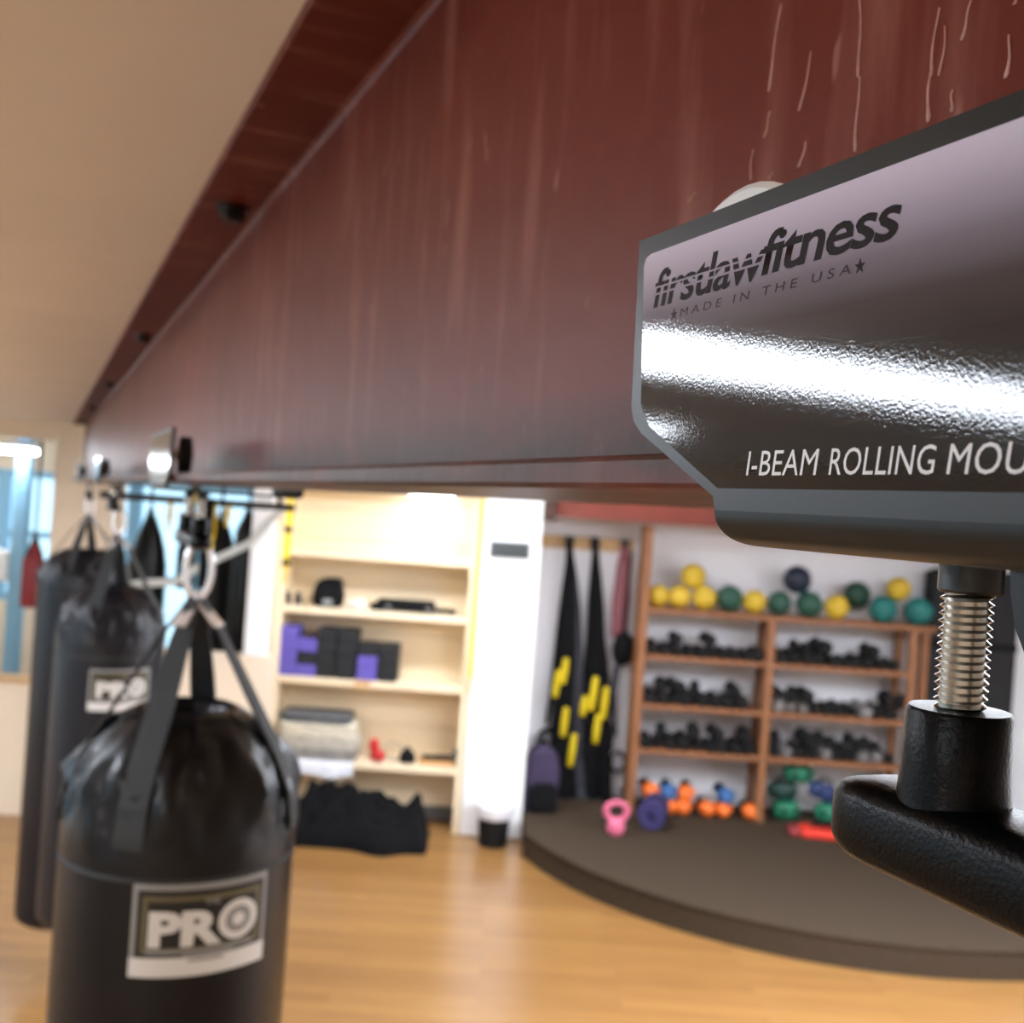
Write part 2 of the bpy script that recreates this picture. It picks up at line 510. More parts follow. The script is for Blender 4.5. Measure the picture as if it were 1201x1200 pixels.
fixture(6.0, -2.6, -1.3, 0.42, 'fluorescent ceiling light left of the beam, near the tan pillar')
fixture(0, -0.9, 0.9, 0.42, 'fluorescent ceiling light above the cream bookcase', room=(-0.35, 6.85, 0.0))
fixture(0, -0.6, 0.6, 0.42, 'fluorescent ceiling light above the wooden floor right of the beam', room=(1.7, 3.4, 0.0))
fixture(0, -0.75, 0.75, 0.42, 'added unseen fill light before the middle of the stage', room=(1.3, 4.7, 0.0), lamp='stage_fill')  # extra lamp out of view, added to light the rack wall from in front
fixture(0, -0.75, 0.75, 0.42, 'added unseen fill light before the right end of the stage', room=(3.3, 4.7, 0.0), lamp='stage_fill')  # its partner, also added, brightens the right half of the rack
fixture(0, -0.75, 0.75, 0.42, 'added unseen fill light near the right wall', room=(3.5, 3.0, 0.0), lamp='stage_fill')  # unseen lamp added for more frontal light into the shelves
fixture(0, -0.75, 0.75, 0.42, 'added unseen fill light between the beam and the stage', room=(2.4, 3.9, 0.0), lamp='stage_fill')  # added fill hidden by the beam, lifts the whole stage side
fixture(0, -0.6, 0.6, 0.42, 'fluorescent ceiling light behind the camera', room=(-1.6, -1.2, 0.0))
# hung light in the annex
al = thing('hanging_light', 'twin-tube fluorescent light glowing beyond the tan pillar', 'ceiling light', (-4.75, 9.2, CEIL), 0, 'fluorescent ceiling lights')
G().box(-0.72, 0.72, -0.09, 0.09, -0.15, -0.10).build('housing', 'lamphouse', al, bevel=0.004)
for y in (-0.05, 0.05):
    G().tube([(-0.7, y, -0.175), (0.7, y, -0.175)], 0.02, 10).build('tube', 'lamp', al, smooth=60)
for x in (-0.5, 0.5):
    G().tube([(x, 0, -0.10), (x, 0, 0)], 0.008, 8).build('stem', 'lamphouse', al)

# ------------------------------------------------------------------ the steel I-beam
PE, PW, PF = 0.168, 0.256, 0.344
HB, HT, HU, HC = 0.0095, 0.0205, 0.384, 0.395
S0, S1 = -1.6, 8.05
beam = thing('steel_beam', 'rust-red steel I-beam running overhead into the distance', 'beam', (0, 0, CH), TH)
def flange(z0, z1):
    return G().prism([(PE, z0), (PF, z0), (PF, z1), (PE, z1)], S0, S1, 'y')
G().box(PE, PF, S0, S1, HB, HT).build('bottom_flange', 'beam', beam, bevel=0.002)
G().box(PE, PF, S0, S1, HU, HC).build('top_flange', 'beam', beam, bevel=0.002)
wt = 0.0045
fil = 0.006
G().prism([(PW - wt - fil, HT), (PW + wt + fil, HT), (PW + wt + 0.002, HT + 0.002), (PW + wt, HT + fil), (PW + wt, HU - fil), (PW + wt + 0.002, HU - 0.002), (PW + wt + fil, HU),
           (PW - wt - fil, HU), (PW - wt - 0.002, HU - 0.002), (PW - wt, HU - fil), (PW - wt, HT + fil), (PW - wt - 0.002, HT + 0.002)], S0, S1, 'y').build('web', 'beam', beam)
# hexagonal bolt heads under the top flange
for s in (0.05, 1.516, 2.94, 4.45, 5.95, 7.4):
    g = G().lathe([(0.017, 0), (0.017, -0.016), (0.012, -0.020)], 6, (0, 0, 0))
    g.lathe([(0.023, 0.0), (0.023, -0.003)], 16)
    o = g.build('flange_bolt', 'blacksteel', beam, loc=(PE + 0.045, s, HU))
# dried drips on the web: (x top, y top, x bottom, y bottom, width px)
for i, (xa, ya, xb, yb, w) in enumerate(((917, 5, 901, 108, 6), (905, 130, 896, 162, 5), (953, 60, 938, 130, 5), (1009, 0, 1008, 90, 6), (1008, 90, 1004, 178, 8),
        (1101, 10, 1092, 90, 6), (1093, 80, 1087, 144, 10), (1141, 0, 1127, 48, 7), (1186, 40, 1180, 92, 9), (946, 166, 938, 196, 8), (906, 202, 904, 210, 5),
        (816, 226, 808, 237, 5), (884, 175, 880, 212, 4), (1119, 105, 1115, 132, 7), (1192, -4, 1189, 6, 8), (1110, 30, 1103, 88, 4))):
    a = beam_plane(xa, ya, PW - wt); b = beam_plane(xb, yb, PW - wt)
    k = w / F * 0.36
    g = G()
    n = 9
    vs_, fs_ = [], []
    for j in range(n + 1):
        t = j / n
        s = a.y + (b.y - a.y) * t + 0.0006 * math.sin(5 * t + i)
        h = a.z + (b.z - a.z) * t
        ww = k * (0.22 + 0.45 * t ** 2 + (0.33 * math.exp(-((t - 0.93) / 0.08) ** 2)))
        if j in (n,): ww *= 0.35
        for e in (-1, -0.4, 0.4, 1):
            vs_.append((PW - wt - (0.0006 if abs(e) < 0.5 else -0.0004), s + e * ww / 2, h))
    for j in range(n):
        for e in range(3):
            fs_.append((j * 4 + e, j * 4 + e + 1, j * 4 + 5 + e, j * 4 + 4 + e))
    g.add(vs_, fs_)
    g.build('paint_drip', 'drip', beam, smooth=True)

# second red beam at the back, over the stage opening
rb0 = at(640, 592, 8.1)
rbm = thing('red_lintel_beam', 'dull red beam crossing above the stage recess at the back', 'beam', (0, 8.1, 0))
xr0, zz0, zz1 = at(638, 600, 8.1).x, CH - 0.012, CEIL
G().box(xr0, XR, 0.0, 0.012, zz0 + 0.02, zz1).build('web', 'redpaint', rbm)
G().box(xr0, XR, -0.06, 0.07, zz0, zz0 + 0.02).build('bottom_flange', 'redpaint', rbm, bevel=0.002)
tag(G().box(-0.07, 0.07, -0.10, 0.05, 0, 0.3).box(-0.05, 0.05, -0.13, -0.10, 0.02, 0.26).build('beam_bracket', 'darkwood', None, bevel=0.006, loc=(at(628, 600, 7.97).x + 0.08, 8.03, CH - 0.05)),
    'dark wooden block at the end of the red back beam', 'bracket')

# ------------------------------------------------------------------ the rolling trolley in the foreground
PP = 0.158
SC = 0.130                      # centre of the trolley along the beam
M['blackgloss'] = mat('gloss_black_sticker', (20, 20, 22), 0.14, spec=0.4)
def make_trolley(label, s, lettering):
    c = beam_pt(PW, s, 0)
    t = thing('beam_trolley', label, 'beam trolley', (c.x, c.y, CH), TH, 'rolling trolleys on the beam')
    hl = 0.2847 - SC            # half length
    x0 = PP - PW
    outline = [(hl, 0.0827), (hl - 0.0022, 0.0331), (hl - 0.0045, 0.0285), (hl - 0.009, 0.0252), (0.2368 - SC, 0.0075), (0.2356 - SC, 0.004)]
    poly = outline + [(-a, b) for a, b in reversed(outline)]
    for sgn in (1, -1):
        def X(v): return v * sgn
        sp = G().prism(poly, X(x0), X(x0 + 0.005), 'x').build('side_plate', 'gunmetal' if lettering else 'blacksteel', t)
        if sgn == 1:
            so = [(0.2806 - SC, 0.0745), (0.2795 - SC, 0.0766), (0.2768 - SC, 0.0774), (-(0.2768 - SC), 0.0774), (-(0.2806 - SC), 0.0745),
                  (-(0.2767 - SC), 0.0322), (-(0.2715 - SC), 0.0272), (-(0.2347 - SC), 0.0096), (0.2347 - SC, 0.0096), (0.2715 - SC, 0.0272), (0.2767 - SC, 0.0335)]
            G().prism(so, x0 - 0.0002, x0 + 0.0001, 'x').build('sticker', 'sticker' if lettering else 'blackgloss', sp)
            if lettering:
                def put(me, name, m, s_left, s_right, hb, ht, off=0.0003, tilt=0.0):
                    fit_text(me, s_left - s_right, ht - hb)
                    for v in me.vertices:
                        xx, yy = v.co.x, v.co.y
                        v.co = (x0 - off, (s_left - SC) - xx, hb + yy + tilt * xx)
                    return link_mesh(name, me, m, sp)
                # brand word: first half cut by slanting slits, second half solid
                me = text_mesh('firstlaw', 1, 0.18, 0.014, 0.93)
                fit_text(me, 1.0, 1.0)
                bm = bmesh.new(); bm.from_mesh(me)
                for lo, hi in ((0.34, 0.40), (0.52, 0.57)):
                    for z in (lo, hi):
                        bmesh.ops.bisect_plane(bm, geom=bm.verts[:] + bm.edges[:] + bm.faces[:], plane_co=(0, z, 0), plane_no=(0, 1, 0))
                    kill = [f for f in bm.faces if lo < f.calc_center_median().y < hi]
                    bmesh.ops.delete(bm, geom=kill, context='FACES')
                bm.to_mesh(me); bm.free()
                put(me, 'brand_lettering', 'ink', 0.2733, 0.2205, 0.0609, 0.0718)
                me = text_mesh('fitness', 1, 0.18, 0.018, 0.93)
                put(me, 'brand_lettering', 'ink', 0.2222, 0.1752, 0.0615, 0.0722)
                me = text_mesh('MADE IN THE USA', 1, 0.1, 0.0, 1.55)
                put(me, 'origin_lettering', 'inkgrey', 0.2585, 0.1895, 0.0566, 0.0588)
                for s_ in (0.2618, 0.1868):
                    g = G()
                    pts = []
                    for k in range(10):
                        a = PI / 2 + k * PI / 5
                        r = 0.0017 if k % 2 == 0 else 0.0007
                        pts.append((s_ - SC - r * math.cos(a), 0.0577 + r * math.sin(a)))
                    g.prism(pts, x0 - 0.0003, x0 - 0.0002, 'x').build('star_print', 'inkgrey' if s_ > 0.2 else 'ink', sp)
                me = text_mesh('I-BEAM', 1, 0.12, 0.0, 1.02)
                put(me, 'product_lettering', 'inklight', 0.2227, 0.1958, 0.0128, 0.0187)
                me = text_mesh('ROLLING', 1, 0.12, 0.0, 1.02)
                put(me, 'product_lettering', 'inklight', 0.1922, 0.1612, 0.0128, 0.0187)
                me = text_mesh('MOUNT', 1, 0.12, 0.0, 1.04)
                put(me, 'product_lettering', 'inklight', 0.1583, 0.1270, 0.0128, 0.0187)
        # rolled lip curving from the plate to the bottom plate
        R = 0.0085
        n = 10
        vs_, fs_ = [], []
        for j in range(n + 1):
            a = (PI / 2) * j / n
            tt = j / n
            he = 0.2356 - SC - 0.014 * (1 - math.sqrt(max(0, 1 - tt * tt)))
            for (rr) in (R, R - 0.004):
                xx = x0 + R - rr * math.cos(a); zz = 0.004 - rr * math.sin(a)
                vs_.append((X(xx), he, zz)); vs_.append((X(xx), -he, zz))
        for j in range(n):
            o = j * 4
            fs_ += [(o, o + 1, o + 5, o + 4), (o + 2, o + 6, o + 7, o + 3), (o, o + 4, o + 6, o + 2), (o + 1, o + 3, o + 7, o + 5)]
        fs_ += [(0, 2, 3, 1), (n * 4, n * 4 + 1, n * 4 + 3, n * 4 + 2)]
        G().add(vs_, fs_).build('bent_lip', 'gunmetal', t, smooth=50)
        # wheels on the lower flange, two each side
        for sy in (1, -1):
            wr = 0.0372 if lettering else 0.026
            w = G().lathe([(wr * 0.55, -0.008), (wr - 0.002, -0.008), (wr, -0.006), (wr, 0.006), (wr - 0.002, 0.008), (wr * 0.55, 0.008)], 40, axis='x')
            wo = w.build('wheel', 'nylon' if lettering else 'rubber', t, smooth=40, loc=(X(0.180 - PW), sy * (0.2545 - SC), HT + wr))
            G().tube([(X(-0.02), 0, 0), (X(0.011), 0, 0)], 0.006, 12).build('axle', 'zinc', wo, smooth=40)
    he = 0.2356 - SC - 0.014
    xr = -(x0 + 0.0085)
    G().box(-xr, xr, -he, he, -0.0045, -0.0005).build('bottom_plate', 'gunmetal', t)
    bx = 0.214 - PW
    for sy in (0.205 - SC, -(0.205 - SC)):
        # threaded bolt
        r0, pitch = 0.0064, 0.00195
        z0, z1 = -0.042, -0.003
        nt_, seg = int((z1 - z0) / pitch), 24
        vs_, fs_ = [], []
        steps = nt_ * seg
        prof = [(0.0, -0.0013), (0.25, -0.00065), (0.5, 0.0), (0.75, -0.00065), (1.0, -0.0013)]
        for k in range(steps + 1):
            a = 2 * PI * k / seg
            zb = z0 + pitch * k / seg
            for (q, dr) in prof:
                vs_.append((bx + (r0 + dr) * math.cos(a), sy + (r0 + dr) * math.sin(a), zb + (q - 0.5) * pitch))
        for k in range(steps):
            for j in range(4):
                o = k * 5 + j
                fs_.append((o, o + 5, o + 6, o + 1))
        g = G().add(vs_, fs_)
        bo = g.build('bolt', 'zinc', t, smooth=35)
        G().lathe([(0.0072, -0.0125), (0.0078, -0.0118), (0.0078, -0.0048), (0.0070, -0.0044)], 32, (bx + 0.0008, sy, 0)).build('spacer', 'blacksteel', bo, smooth=40)
        G().lathe([(0.0142, -0.071), (0.0136, -0.064), (0.0130, -0.056), (0.0127, -0.0424), (0.0121, -0.0414), (0.0066, -0.0412)], 40, (bx, sy, 0)).build('boss', 'cast', t, smooth=40)
    # rounded bar under the bolts
    prof2 = []
    hw, hh = 0.0160, 0.0112
    sec = []
    for k in range(24):
        a = 2 * PI * k / 24
        ca, sa = math.cos(a), math.sin(a)
        sec.append((hw * math.copysign(abs(ca) ** 0.5, ca), hh * math.copysign(abs(sa) ** 0.5, sa)))
    vs_, fs_ = [], []
    Lb = 0.2425 - SC
    rows = []
    er = 0.022
    for k in range(9):
        q = PI / 2 * k / 8
        rows.append((-Lb + er * (1 - math.cos(q)), max(0.05, math.sin(q))))
    rows = rows[:]
    rows = sorted(rows)
    rows2 = rows + [(-y, k) for y, k in reversed(rows)]
    for (y, k) in rows2:
        for (a, b) in sec:
            vs_.append((bx + a * k, y, -0.0748 + b * (0.35 + 0.65 * k)))
    n = len(sec)
    for i in range(len(rows2) - 1):
        for k in range(n):
            fs_.append((i * n + k, i * n + (k + 1) % n, (i + 1) * n + (k + 1) % n, (i + 1) * n + k))
    fs_.append(tuple(range(n))); fs_.append(tuple(range((len(rows2) - 1) * n, len(rows2) * n)))
    G().add(vs_, fs_).build('hanger_bar', 'cast', t, smooth=60)
    if lettering:
        tab = [(0.2125, -0.0045), (0.2118, -0.012), (0.2095, -0.021), (0.2060, -0.0275), (0.2030, -0.0265), (0.1960, -0.018), (0.1900, -0.0045)]
        G().prism([(a - SC, b) for a, b in tab], 0.236 - PW, 0.239 - PW, 'x').build('stop_tab', 'gunmetal', t)
    return t
trolley = make_trolley('dark grey beam trolley with glossy printed sticker, filling the right foreground', SC, True)

# ------------------------------------------------------------------ heavy bags
def bag_label(root, R, ang, zc, half, hh, e):
    """printed patch wrapped on the cylinder; ang = heading of its centre, half = half angle"""
    def wrap(a, z, r):
        return (r * math.cos(a), r * math.sin(a), z)
    def patch(a0, a1, z0, z1, r, name, m, parent):
        n = 16
        vs_, fs_ = [], []
        for k in range(n + 1):
            a = ang + a0 + (a1 - a0) * k / n
            vs_.append(wrap(a, zc + z0, r)); vs_.append(wrap(a, zc + z1, r))
            vs_.append(wrap(a, zc + z0, r - 0.002)); vs_.append(wrap(a, zc + z1, r - 0.002))
        for k in range(n):
            o = k * 4
            fs_ += [(o, o + 4, o + 5, o + 1), (o + 2, o + 3, o + 7, o + 6), (o + 1, o + 5, o + 7, o + 3), (o, o + 2, o + 6, o + 4)]
        fs_ += [(0, 1, 3, 2), (n * 4, n * 4 + 2, n * 4 + 3, n * 4 + 1)]
        return G().add(vs_, fs_).build(name, m, parent, smooth=40)
    lab = patch(-half, half, -hh, hh, R + 0.0015, 'label_patch', 'labelgrey', root)
    patch(-half, half, -hh, -hh + 0.026, R + 0.0019, 'white_stripe', 'labelwhite', lab)
    patch(-half * 0.93, half * 0.93, -hh + 0.027, hh - 0.008, R + 0.0019, 'black_field', 'labelblack', lab)
    def ringrect(b, z0, z1, w, m):
        for (p, q, r_, s_) in ((-b, b, z0, z0 + w), (-b, b, z1 - w, z1), (-b, -b + w / R, z0, z1), (b - w / R, b, z0, z1)):
            patch(p, q, r_, s_, R + 0.0022, 'gold_line', m, lab)
    ringrect(half * 0.86, -hh + 0.033, hh - 0.016, 0.007, 'labelolive')
    def txt(body, a0, a1, z0, z1, m, name, off=0.0):
        me = text_mesh(body, 1, 0, off)
        bm = bmesh.new(); bm.from_mesh(me)
        bmesh.ops.triangulate(bm, faces=bm.faces)
        for _ in range(1): bmesh.ops.subdivide_edges(bm, edges=bm.edges[:], cuts=1)
        bm.to_mesh(me); bm.free()
        fit_text(me, 1, 1)
        for v in me.vertices:
            a = ang + a0 + (a1 - a0) * v.co.x
            v.co = wrap(a, zc + z0 + (z1 - z0) * v.co.y, R + 0.0028)
        return link_mesh(name, me, m, lab)
    txt('PR', -half * 0.76, half * 0.26, -0.022, 0.027, 'labelwhite', 'lettering', 0.05)
    # target-like letter O
    for (r0, r1, m) in ((0.018, 0.028, 'labelwhite'), (0.0, 0.009, 'labelwhite'), (0.010, 0.017, 'labelgrey')):
        n = 28
        vs_, fs_ = [], []
        for k in range(n):
            q = 2 * PI * k / n
            for r in (r0, r1):
                vs_.append(wrap(ang + half * 0.50 + r * 1.08 * math.cos(q) / R, zc + 0.007 + r * math.sin(q), R + 0.003))
        for k in range(n):
            o = k * 2; p = ((k + 1) % n) * 2
            fs_.append((o, o + 1, p + 1, p))
        G().add(vs_, fs_).build('target_ring', m, lab)
    txt('THE', -half * 0.02, half * 0.2, 0.034, 0.042, 'labelgrey', 'lettering', 0.02)
    patch(-half * 0.78, half * 0.75, -0.031, -0.026, R + 0.0026, 'small_print_line', 'labelgrey', lab)
    patch(-half * 0.28, half * 0.45, -0.037, -0.033, R + 0.0026, 'small_print_line', 'labelgrey', lab)
    patch(-half * 0.20, half * 0.30, -0.043, -0.039, R + 0.0026, 'small_print_line', 'labelgrey', lab)

def heavy_bag(label, s, p, R, bottom, m, apex=-0.155, open_=-0.325, sh=-0.5, lab=None, seed=0, group='heavy bags under the beam', turn=0.0):
    c = beam_pt(p, s, 0)
    t = thing('heavy_bag', label, 'punching bag', (c.x, c.y, CH + bottom), turn, group)
    zz = lambda h: h - bottom
    prof = [(R * 0.9, zz(bottom)), (R * 0.985, zz(bottom + 0.02)), (R, zz(bottom + 0.05))]
    z = bottom + 0.15
    while z < sh - 0.16:
        prof.append((R, zz(z))); z += 0.12
    prof += [(R, zz(sh - 0.11)), (R * 1.0, zz(sh - 0.08)), (R * 0.998, zz(sh - 0.05)), (R * 1.0, zz(sh - 0.02)), (R * 1.002, zz(sh)), (R * 0.995, zz(sh + 0.02))]
    for k in range(1, 9):
        q = k / 8
        rr = R * (0.995 - 0.60 * (1 - math.cos(q * PI / 2)) ** 0.9 * 1.0)
        prof.append((rr, zz(sh + 0.02 + (open_ - sh - 0.02) * (math.sin(q * PI / 2) * 0.75 + 0.25 * q))))
    prof += [(R * 0.34, zz(open_ - 0.012)), (R * 0.28, zz(open_ - 0.045))]
    zo, zs = zz(open_), zz(sh)
    def wob(a, z_):
        if z_ < zs - 0.09: return 1.0
        q = (z_ - zs) / (zo - zs)
        k = max(0.0, min(1.0, 1 - abs(q - 0.5) * 1.8))
        fold = 0.05 * math.sin(8 * a + seed) + 0.045 * math.sin(15 * a + 2 * seed + 7 * q) + 0.03 * math.sin(23 * a - 9 * q) + 0.03 * math.sin(5 * a + 9 * q) + 0.03 * noise.noise(Vector((6 * math.cos(a), 6 * math.sin(a), 9 * q + seed)))
        return 1 + fold * k * (1.2 if q > -0.1 else 0.4)
    body = G().lathe(prof, 72, wob=wob)
    bo = body.build('body', m, t, smooth=True)
    # stitched band below the shoulder
    G().lathe([(R * 1.001, zz(sh - 0.04)), (R * 1.004, zz(sh - 0.039)), (R * 1.004, zz(sh - 0.034)), (R * 1.003, zz(sh - 0.033))], 72).build('seam_band', 'webbing', bo)
    # four webbing straps from shoulder to the hook
    base = math.atan2(-c.y, -c.x) - turn
    for k, off in enumerate((-0.40, 1.25, 2.95, -1.6)):
        a = base + off
        ca, sa = math.cos(a), math.sin(a)
        pts = []
        for (r, h) in ((1.0, sh + 0.005), (1.0, sh + 0.02), (0.965, sh + 0.06), (0.84, sh + 0.11), (0.66, open_ - 0.012), (0.52, open_ + 0.03), (0.28, open_ + (apex - open_) * 0.6), (0.05, apex - 0.008)):
            pts.append((R * r * ca, R * r * sa, zz(h)))
        G().ribbon(pts, [0.042, 0.042, 0.042, 0.042, 0.040, 0.038, 0.030, 0.018], (-sa, ca, 0), 0.005).build('strap', 'webbing', t)
    # steel rings on the straps, carabiner and swivel
    zt = zz(apex)
    for off in (-0.6, 1.1):
        a = base + off
        pts = [(R * 0.12 * math.cos(a) * q[0], R * 0.12 * math.sin(a) * q[0], zt - 0.028 + q[1]) for q in ((2.0, -0.02), (1.2, -0.004), (0.4, 0.012), (0.1, 0.03))]
        G().ribbon(pts, 0.024, (-math.sin(a), math.cos(a), 0), 0.006).build('steel_clip', 'chrome', t, bevel=0.001)
    ring = [(0.019 * math.cos(b) * math.cos(base + PI / 2), 0.019 * math.cos(b) * math.sin(base + PI / 2), zt + 0.034 + 0.044 * math.sin(b)) for b in [2 * PI * k / 24 for k in range(25)]]
    G().tube(ring, 0.0052, 8, False).build('carabiner', 'chrome', t, smooth=True)
    if lab:
        bag_label(t, R, base + lab[0], zz(lab[1]), lab[2], lab[3], 0)
    return t

bags = [
    # u of the apex, p, radius px, bottom h, label spec
    ('black vinyl heavy bag with square printed patch, nearest of the hanging bags', uv(231, 695)[0], 0.226, 132, -1.62, 'vinyl', (0.24, None, 0.57, 0.063), 0.3, (227, 1090)),
    ('black heavy bag half hidden behind the nearest bag, its patch partly covered', uv(137, 650)[0], 0.236, 61, -1.39, 'vinyl_navy', (0.24, None, 0.57, 0.063), 1.7, (132, 810)),
    ('long plain dark heavy bag farthest along the beam, before the tan pillar', uv(104, 610)[0], 0.221, 51, -2.1, 'vinyl_navy', None, 2.9, None),
]
trolley_labels = ['small black trolley gripping the beam above the nearest heavy bag', 'tiny dark trolley on the beam above the half-hidden bag', 'tiny dark trolley on the beam nearest the tan pillar']
for i, (lb, u, p, rp, bot, m, lab, sd, lpx) in enumerate(bags):
    s = s_for(u, p)
    Y = ct * s + st * p
    if lab:
        hz = at(lpx[0], lpx[1], Y - rp / F * Y * 0.9).z - CH
        lab = (lab[0], hz, lab[2], lab[3])
    heavy_bag(lb, s, p, rp / F * Y, bot, m, lab=lab, seed=sd)
    if i == 0:
        bag_trolley = make_trolley(trolley_labels[0], s, False)
    else:
        tr = copy_tree(bag_trolley)
        c = beam_pt(PW, s, 0)
        tr.location = (c.x, c.y, CH)
        tr['label'] = trolley_labels[i]

# ------------------------------------------------------------------ the round stage
sx, sy_, SR, SH = 2.5, 8.28, 2.4, 0.17
poly = []
for k in range(97):
    a = PI + PI * k / 96
    x, y = sx + SR * math.cos(a), sy_ + SR * math.sin(a)
    if 0.235 < x < XR - 0.01: poly.append((x, y))
poly = [(0.235, YB - 0.02)] + [(0.235, poly[0][1])] + poly + [(XR - 0.01, poly[-1][1]), (XR - 0.01, YB - 0.02)]
stage = thing('stage', 'low rounded stage covered in taupe carpet', 'stage', (0, 0, 0))
G().prism(poly, 0.0, SH - 0.02, 'z').build('riser', 'carpet', stage)
edge = [((x - sx) * 1.004 + sx if x > 0.24 and x < XR - 0.02 else x, (y - sy_) * 1.004 + sy_ if y < YB - 0.1 else y) for x, y in poly]
G().prism(edge, SH - 0.02, SH, 'z').build('carpet_top', 'carpet', stage, bevel=0.008)

# ------------------------------------------------------------------ cream bookcase
BF, BD = 7.87, 0.36
bx0, bx1 = -1.655, -0.222
bc = thing('bookcase', 'built-in cream bookcase with four open shelves left of the white column', 'bookcase', ((bx0 + bx1) / 2, BF + BD / 2, 0))
hwid = (bx1 - bx0) / 2
zA, zB, zC, zD = [at(x, y, BF).z for x, y in ((445, 651), (445, 718), (438, 800), (480, 899))]
zTop = CEIL - 0.005
for q in (-hwid, hwid - 0.05):
    G().box(q, q + 0.05, -BD / 2, BD / 2, 0, zTop).build('side_panel', 'cream', bc, bevel=0.003)
nbk = 12
for k in range(nbk):
    G().box(-hwid + 0.05, hwid - 0.05, BD / 2 - 0.016, BD / 2, zTop * k / nbk + 0.002, zTop * (k + 1) / nbk - 0.002).build('back_board', 'cream', bc, bevel=0.003)
for z in (zA, zB, zC, zD):
    G().box(-hwid + 0.05, hwid - 0.05, -BD / 2 + 0.005, BD / 2 - 0.016, z - 0.045, z).build('shelf', 'cream', bc, bevel=0.003)
G().box(-hwid + 0.05, hwid - 0.05, -BD / 2 + 0.005, -BD / 2 + 0.03, CH + 0.085, zTop).build('header', 'cream', bc, bevel=0.003)
G().box(-hwid + 0.05, hwid - 0.05, BD / 2 - 0.05, BD / 2 - 0.016, 0, 0.10).build('kick_board', 'greyplate', bc, bevel=0.003)
# small tube light on the underside of the top compartment
tl = thing('shelf_light', 'short glowing tube light at the top of the cream bookcase', 'light', (at(505, 582, BF).x, BF + 0.12, CH + 0.10), 0)
G().box(-0.17, 0.17, -0.03, 0.03, 0, 0.03).build('housing', 'lamphouse', tl, bevel=0.004)
G().tube([(-0.16, 0, -0.02), (0.16, 0, -0.02)], 0.018, 10).build('tube', 'lamp', tl, smooth=60)
G().box(-0.02, 0.02, -0.01, 0.2, 0.03, 0.04).build('bracket_arm', 'lamphouse', tl)

# yoga blocks on the third shelf
blk = {}
def block(x, z, kind, lab):
    key = kind
    if key not in blk:
        blk[key] = G().box(-0.07, 0.07, -0.11, 0.11, 0, 0.088).build('yoga_block', 'purple' if kind == 'p' else 'blackfoam', None, bevel=0.008)
        o = blk[key]
    else:
        o = blk[key].copy(); C.objects.link(o)
    o.location = (x, BF + 0.13, z)
    return tag(o, lab, 'yoga block', 'yoga blocks on the bookcase')
cols = [(336, 'pppp'), (359, 'pkp'), (382, 'kkkk'), (406, 'kkkk'), (431, 'ppk'), (455, 'kkk')]
colnames = ['leftmost stack', 'second stack from the left', 'third stack from the left', 'fourth stack from the left', 'second stack from the right', 'rightmost stack']
lev = ['bottom', 'second from bottom', 'third from bottom', 'top']
for (pxx, stk), nm in zip(cols, colnames):
    x = at(pxx, 770, BF + 0.02).x
    for k, kd in enumerate(stk):
        l = 'top' if k == len(stk) - 1 else lev[k]
        block(x, zC + 0.001 + k * 0.0895, kd, '%s foam yoga block, %s of the %s' % ('purple' if kd == 'p' else 'black', l, nm))

# second shelf: black padded headgear, black case, small things, crumpled paper
def blobby(g, amp, sc, seed):
    out = []
    for v in g.v:
        q = Vector(v)
        n = noise.noise_vector(q * sc + Vector((seed, seed * 2, 0)))
        out.append(tuple(q + n * amp))
    g.v = out
    return g
hx = at(385, 700, BF + 0.15).x
hg = thing('headgear', 'black padded headgear with a pale mark on the second bookcase shelf', 'headgear', (hx, BF + 0.16, zB + 0.001))
G().lathe([(0.10, 0), (0.115, 0.03), (0.118, 0.09), (0.105, 0.15), (0.075, 0.19), (0.03, 0.208)], 24).build('shell', 'blackfab', hg, smooth=True)
G().box(-0.02, 0.10, -0.10, 0.02, 0.06, 0.215).build('face_pad', 'blackfab', hg, bevel=0.03, seg=3)
G().box(-0.02, 0.05, -0.124, -0.116, 0.025, 0.06).build('badge', 'labelgrey', hg, bevel=0.004)
G().ribbon([(-0.12, 0, 0.05), (-0.16, -0.02, 0.03), (-0.2, -0.03, 0.006)], 0.03, (0, 1, 0), 0.006).build('chin_strap', 'blackfab', hg)
cx = at(478, 708, BF + 0.15).x
cs = thing('instrument_case', 'long low black case lying on the second bookcase shelf', 'case', (cx, BF + 0.16, zB + 0.001))
G().box(-0.22, 0.20, -0.09, 0.09, 0.012, 0.085).build('body', 'blackfab', cs, bevel=0.015, seg=3)
G().box(0.20, 0.36, -0.035, 0.035, 0.012, 0.04).build('neck', 'blackfab', cs, bevel=0.008)
G().box(-0.27, -0.2, -0.05, 0.05, 0.0, 0.05).build('end_flap', 'blackfab', cs, bevel=0.012)
for x in (-0.13, 0.16):
    G().box(x - 0.018, x + 0.018, -0.098, -0.088, 0.02, 0.05).build('latch', 'steelgrey', cs, bevel=0.003)
for x in (-0.2, 0.18, 0.33):
    G().box(x - 0.012, x + 0.012, -0.03, 0.03, 0, 0.013).build('foot', 'rubber', cs)
for (pxx, w, lb) in ((337, 0.05, 'small dark jar beside the left side of the bookcase'), (349, 0.045, 'small dark jar nearer the black headgear')):
    o = thing('jar', lb, 'jar', (at(pxx, 706, BF + 0.12).x, BF + 0.12, zB + 0.001), 0, 'small jars on the second shelf')
    G().lathe([(w * 0.5, 0), (w * 0.55, 0.01), (w * 0.55, 0.06), (w * 0.4, 0.075)], 14).build('body', 'greyfab', o, smooth=50)
    G().lathe([(w * 0.44, 0.075), (w * 0.44, 0.09)], 14).build('lid', 'blacksteel', o)
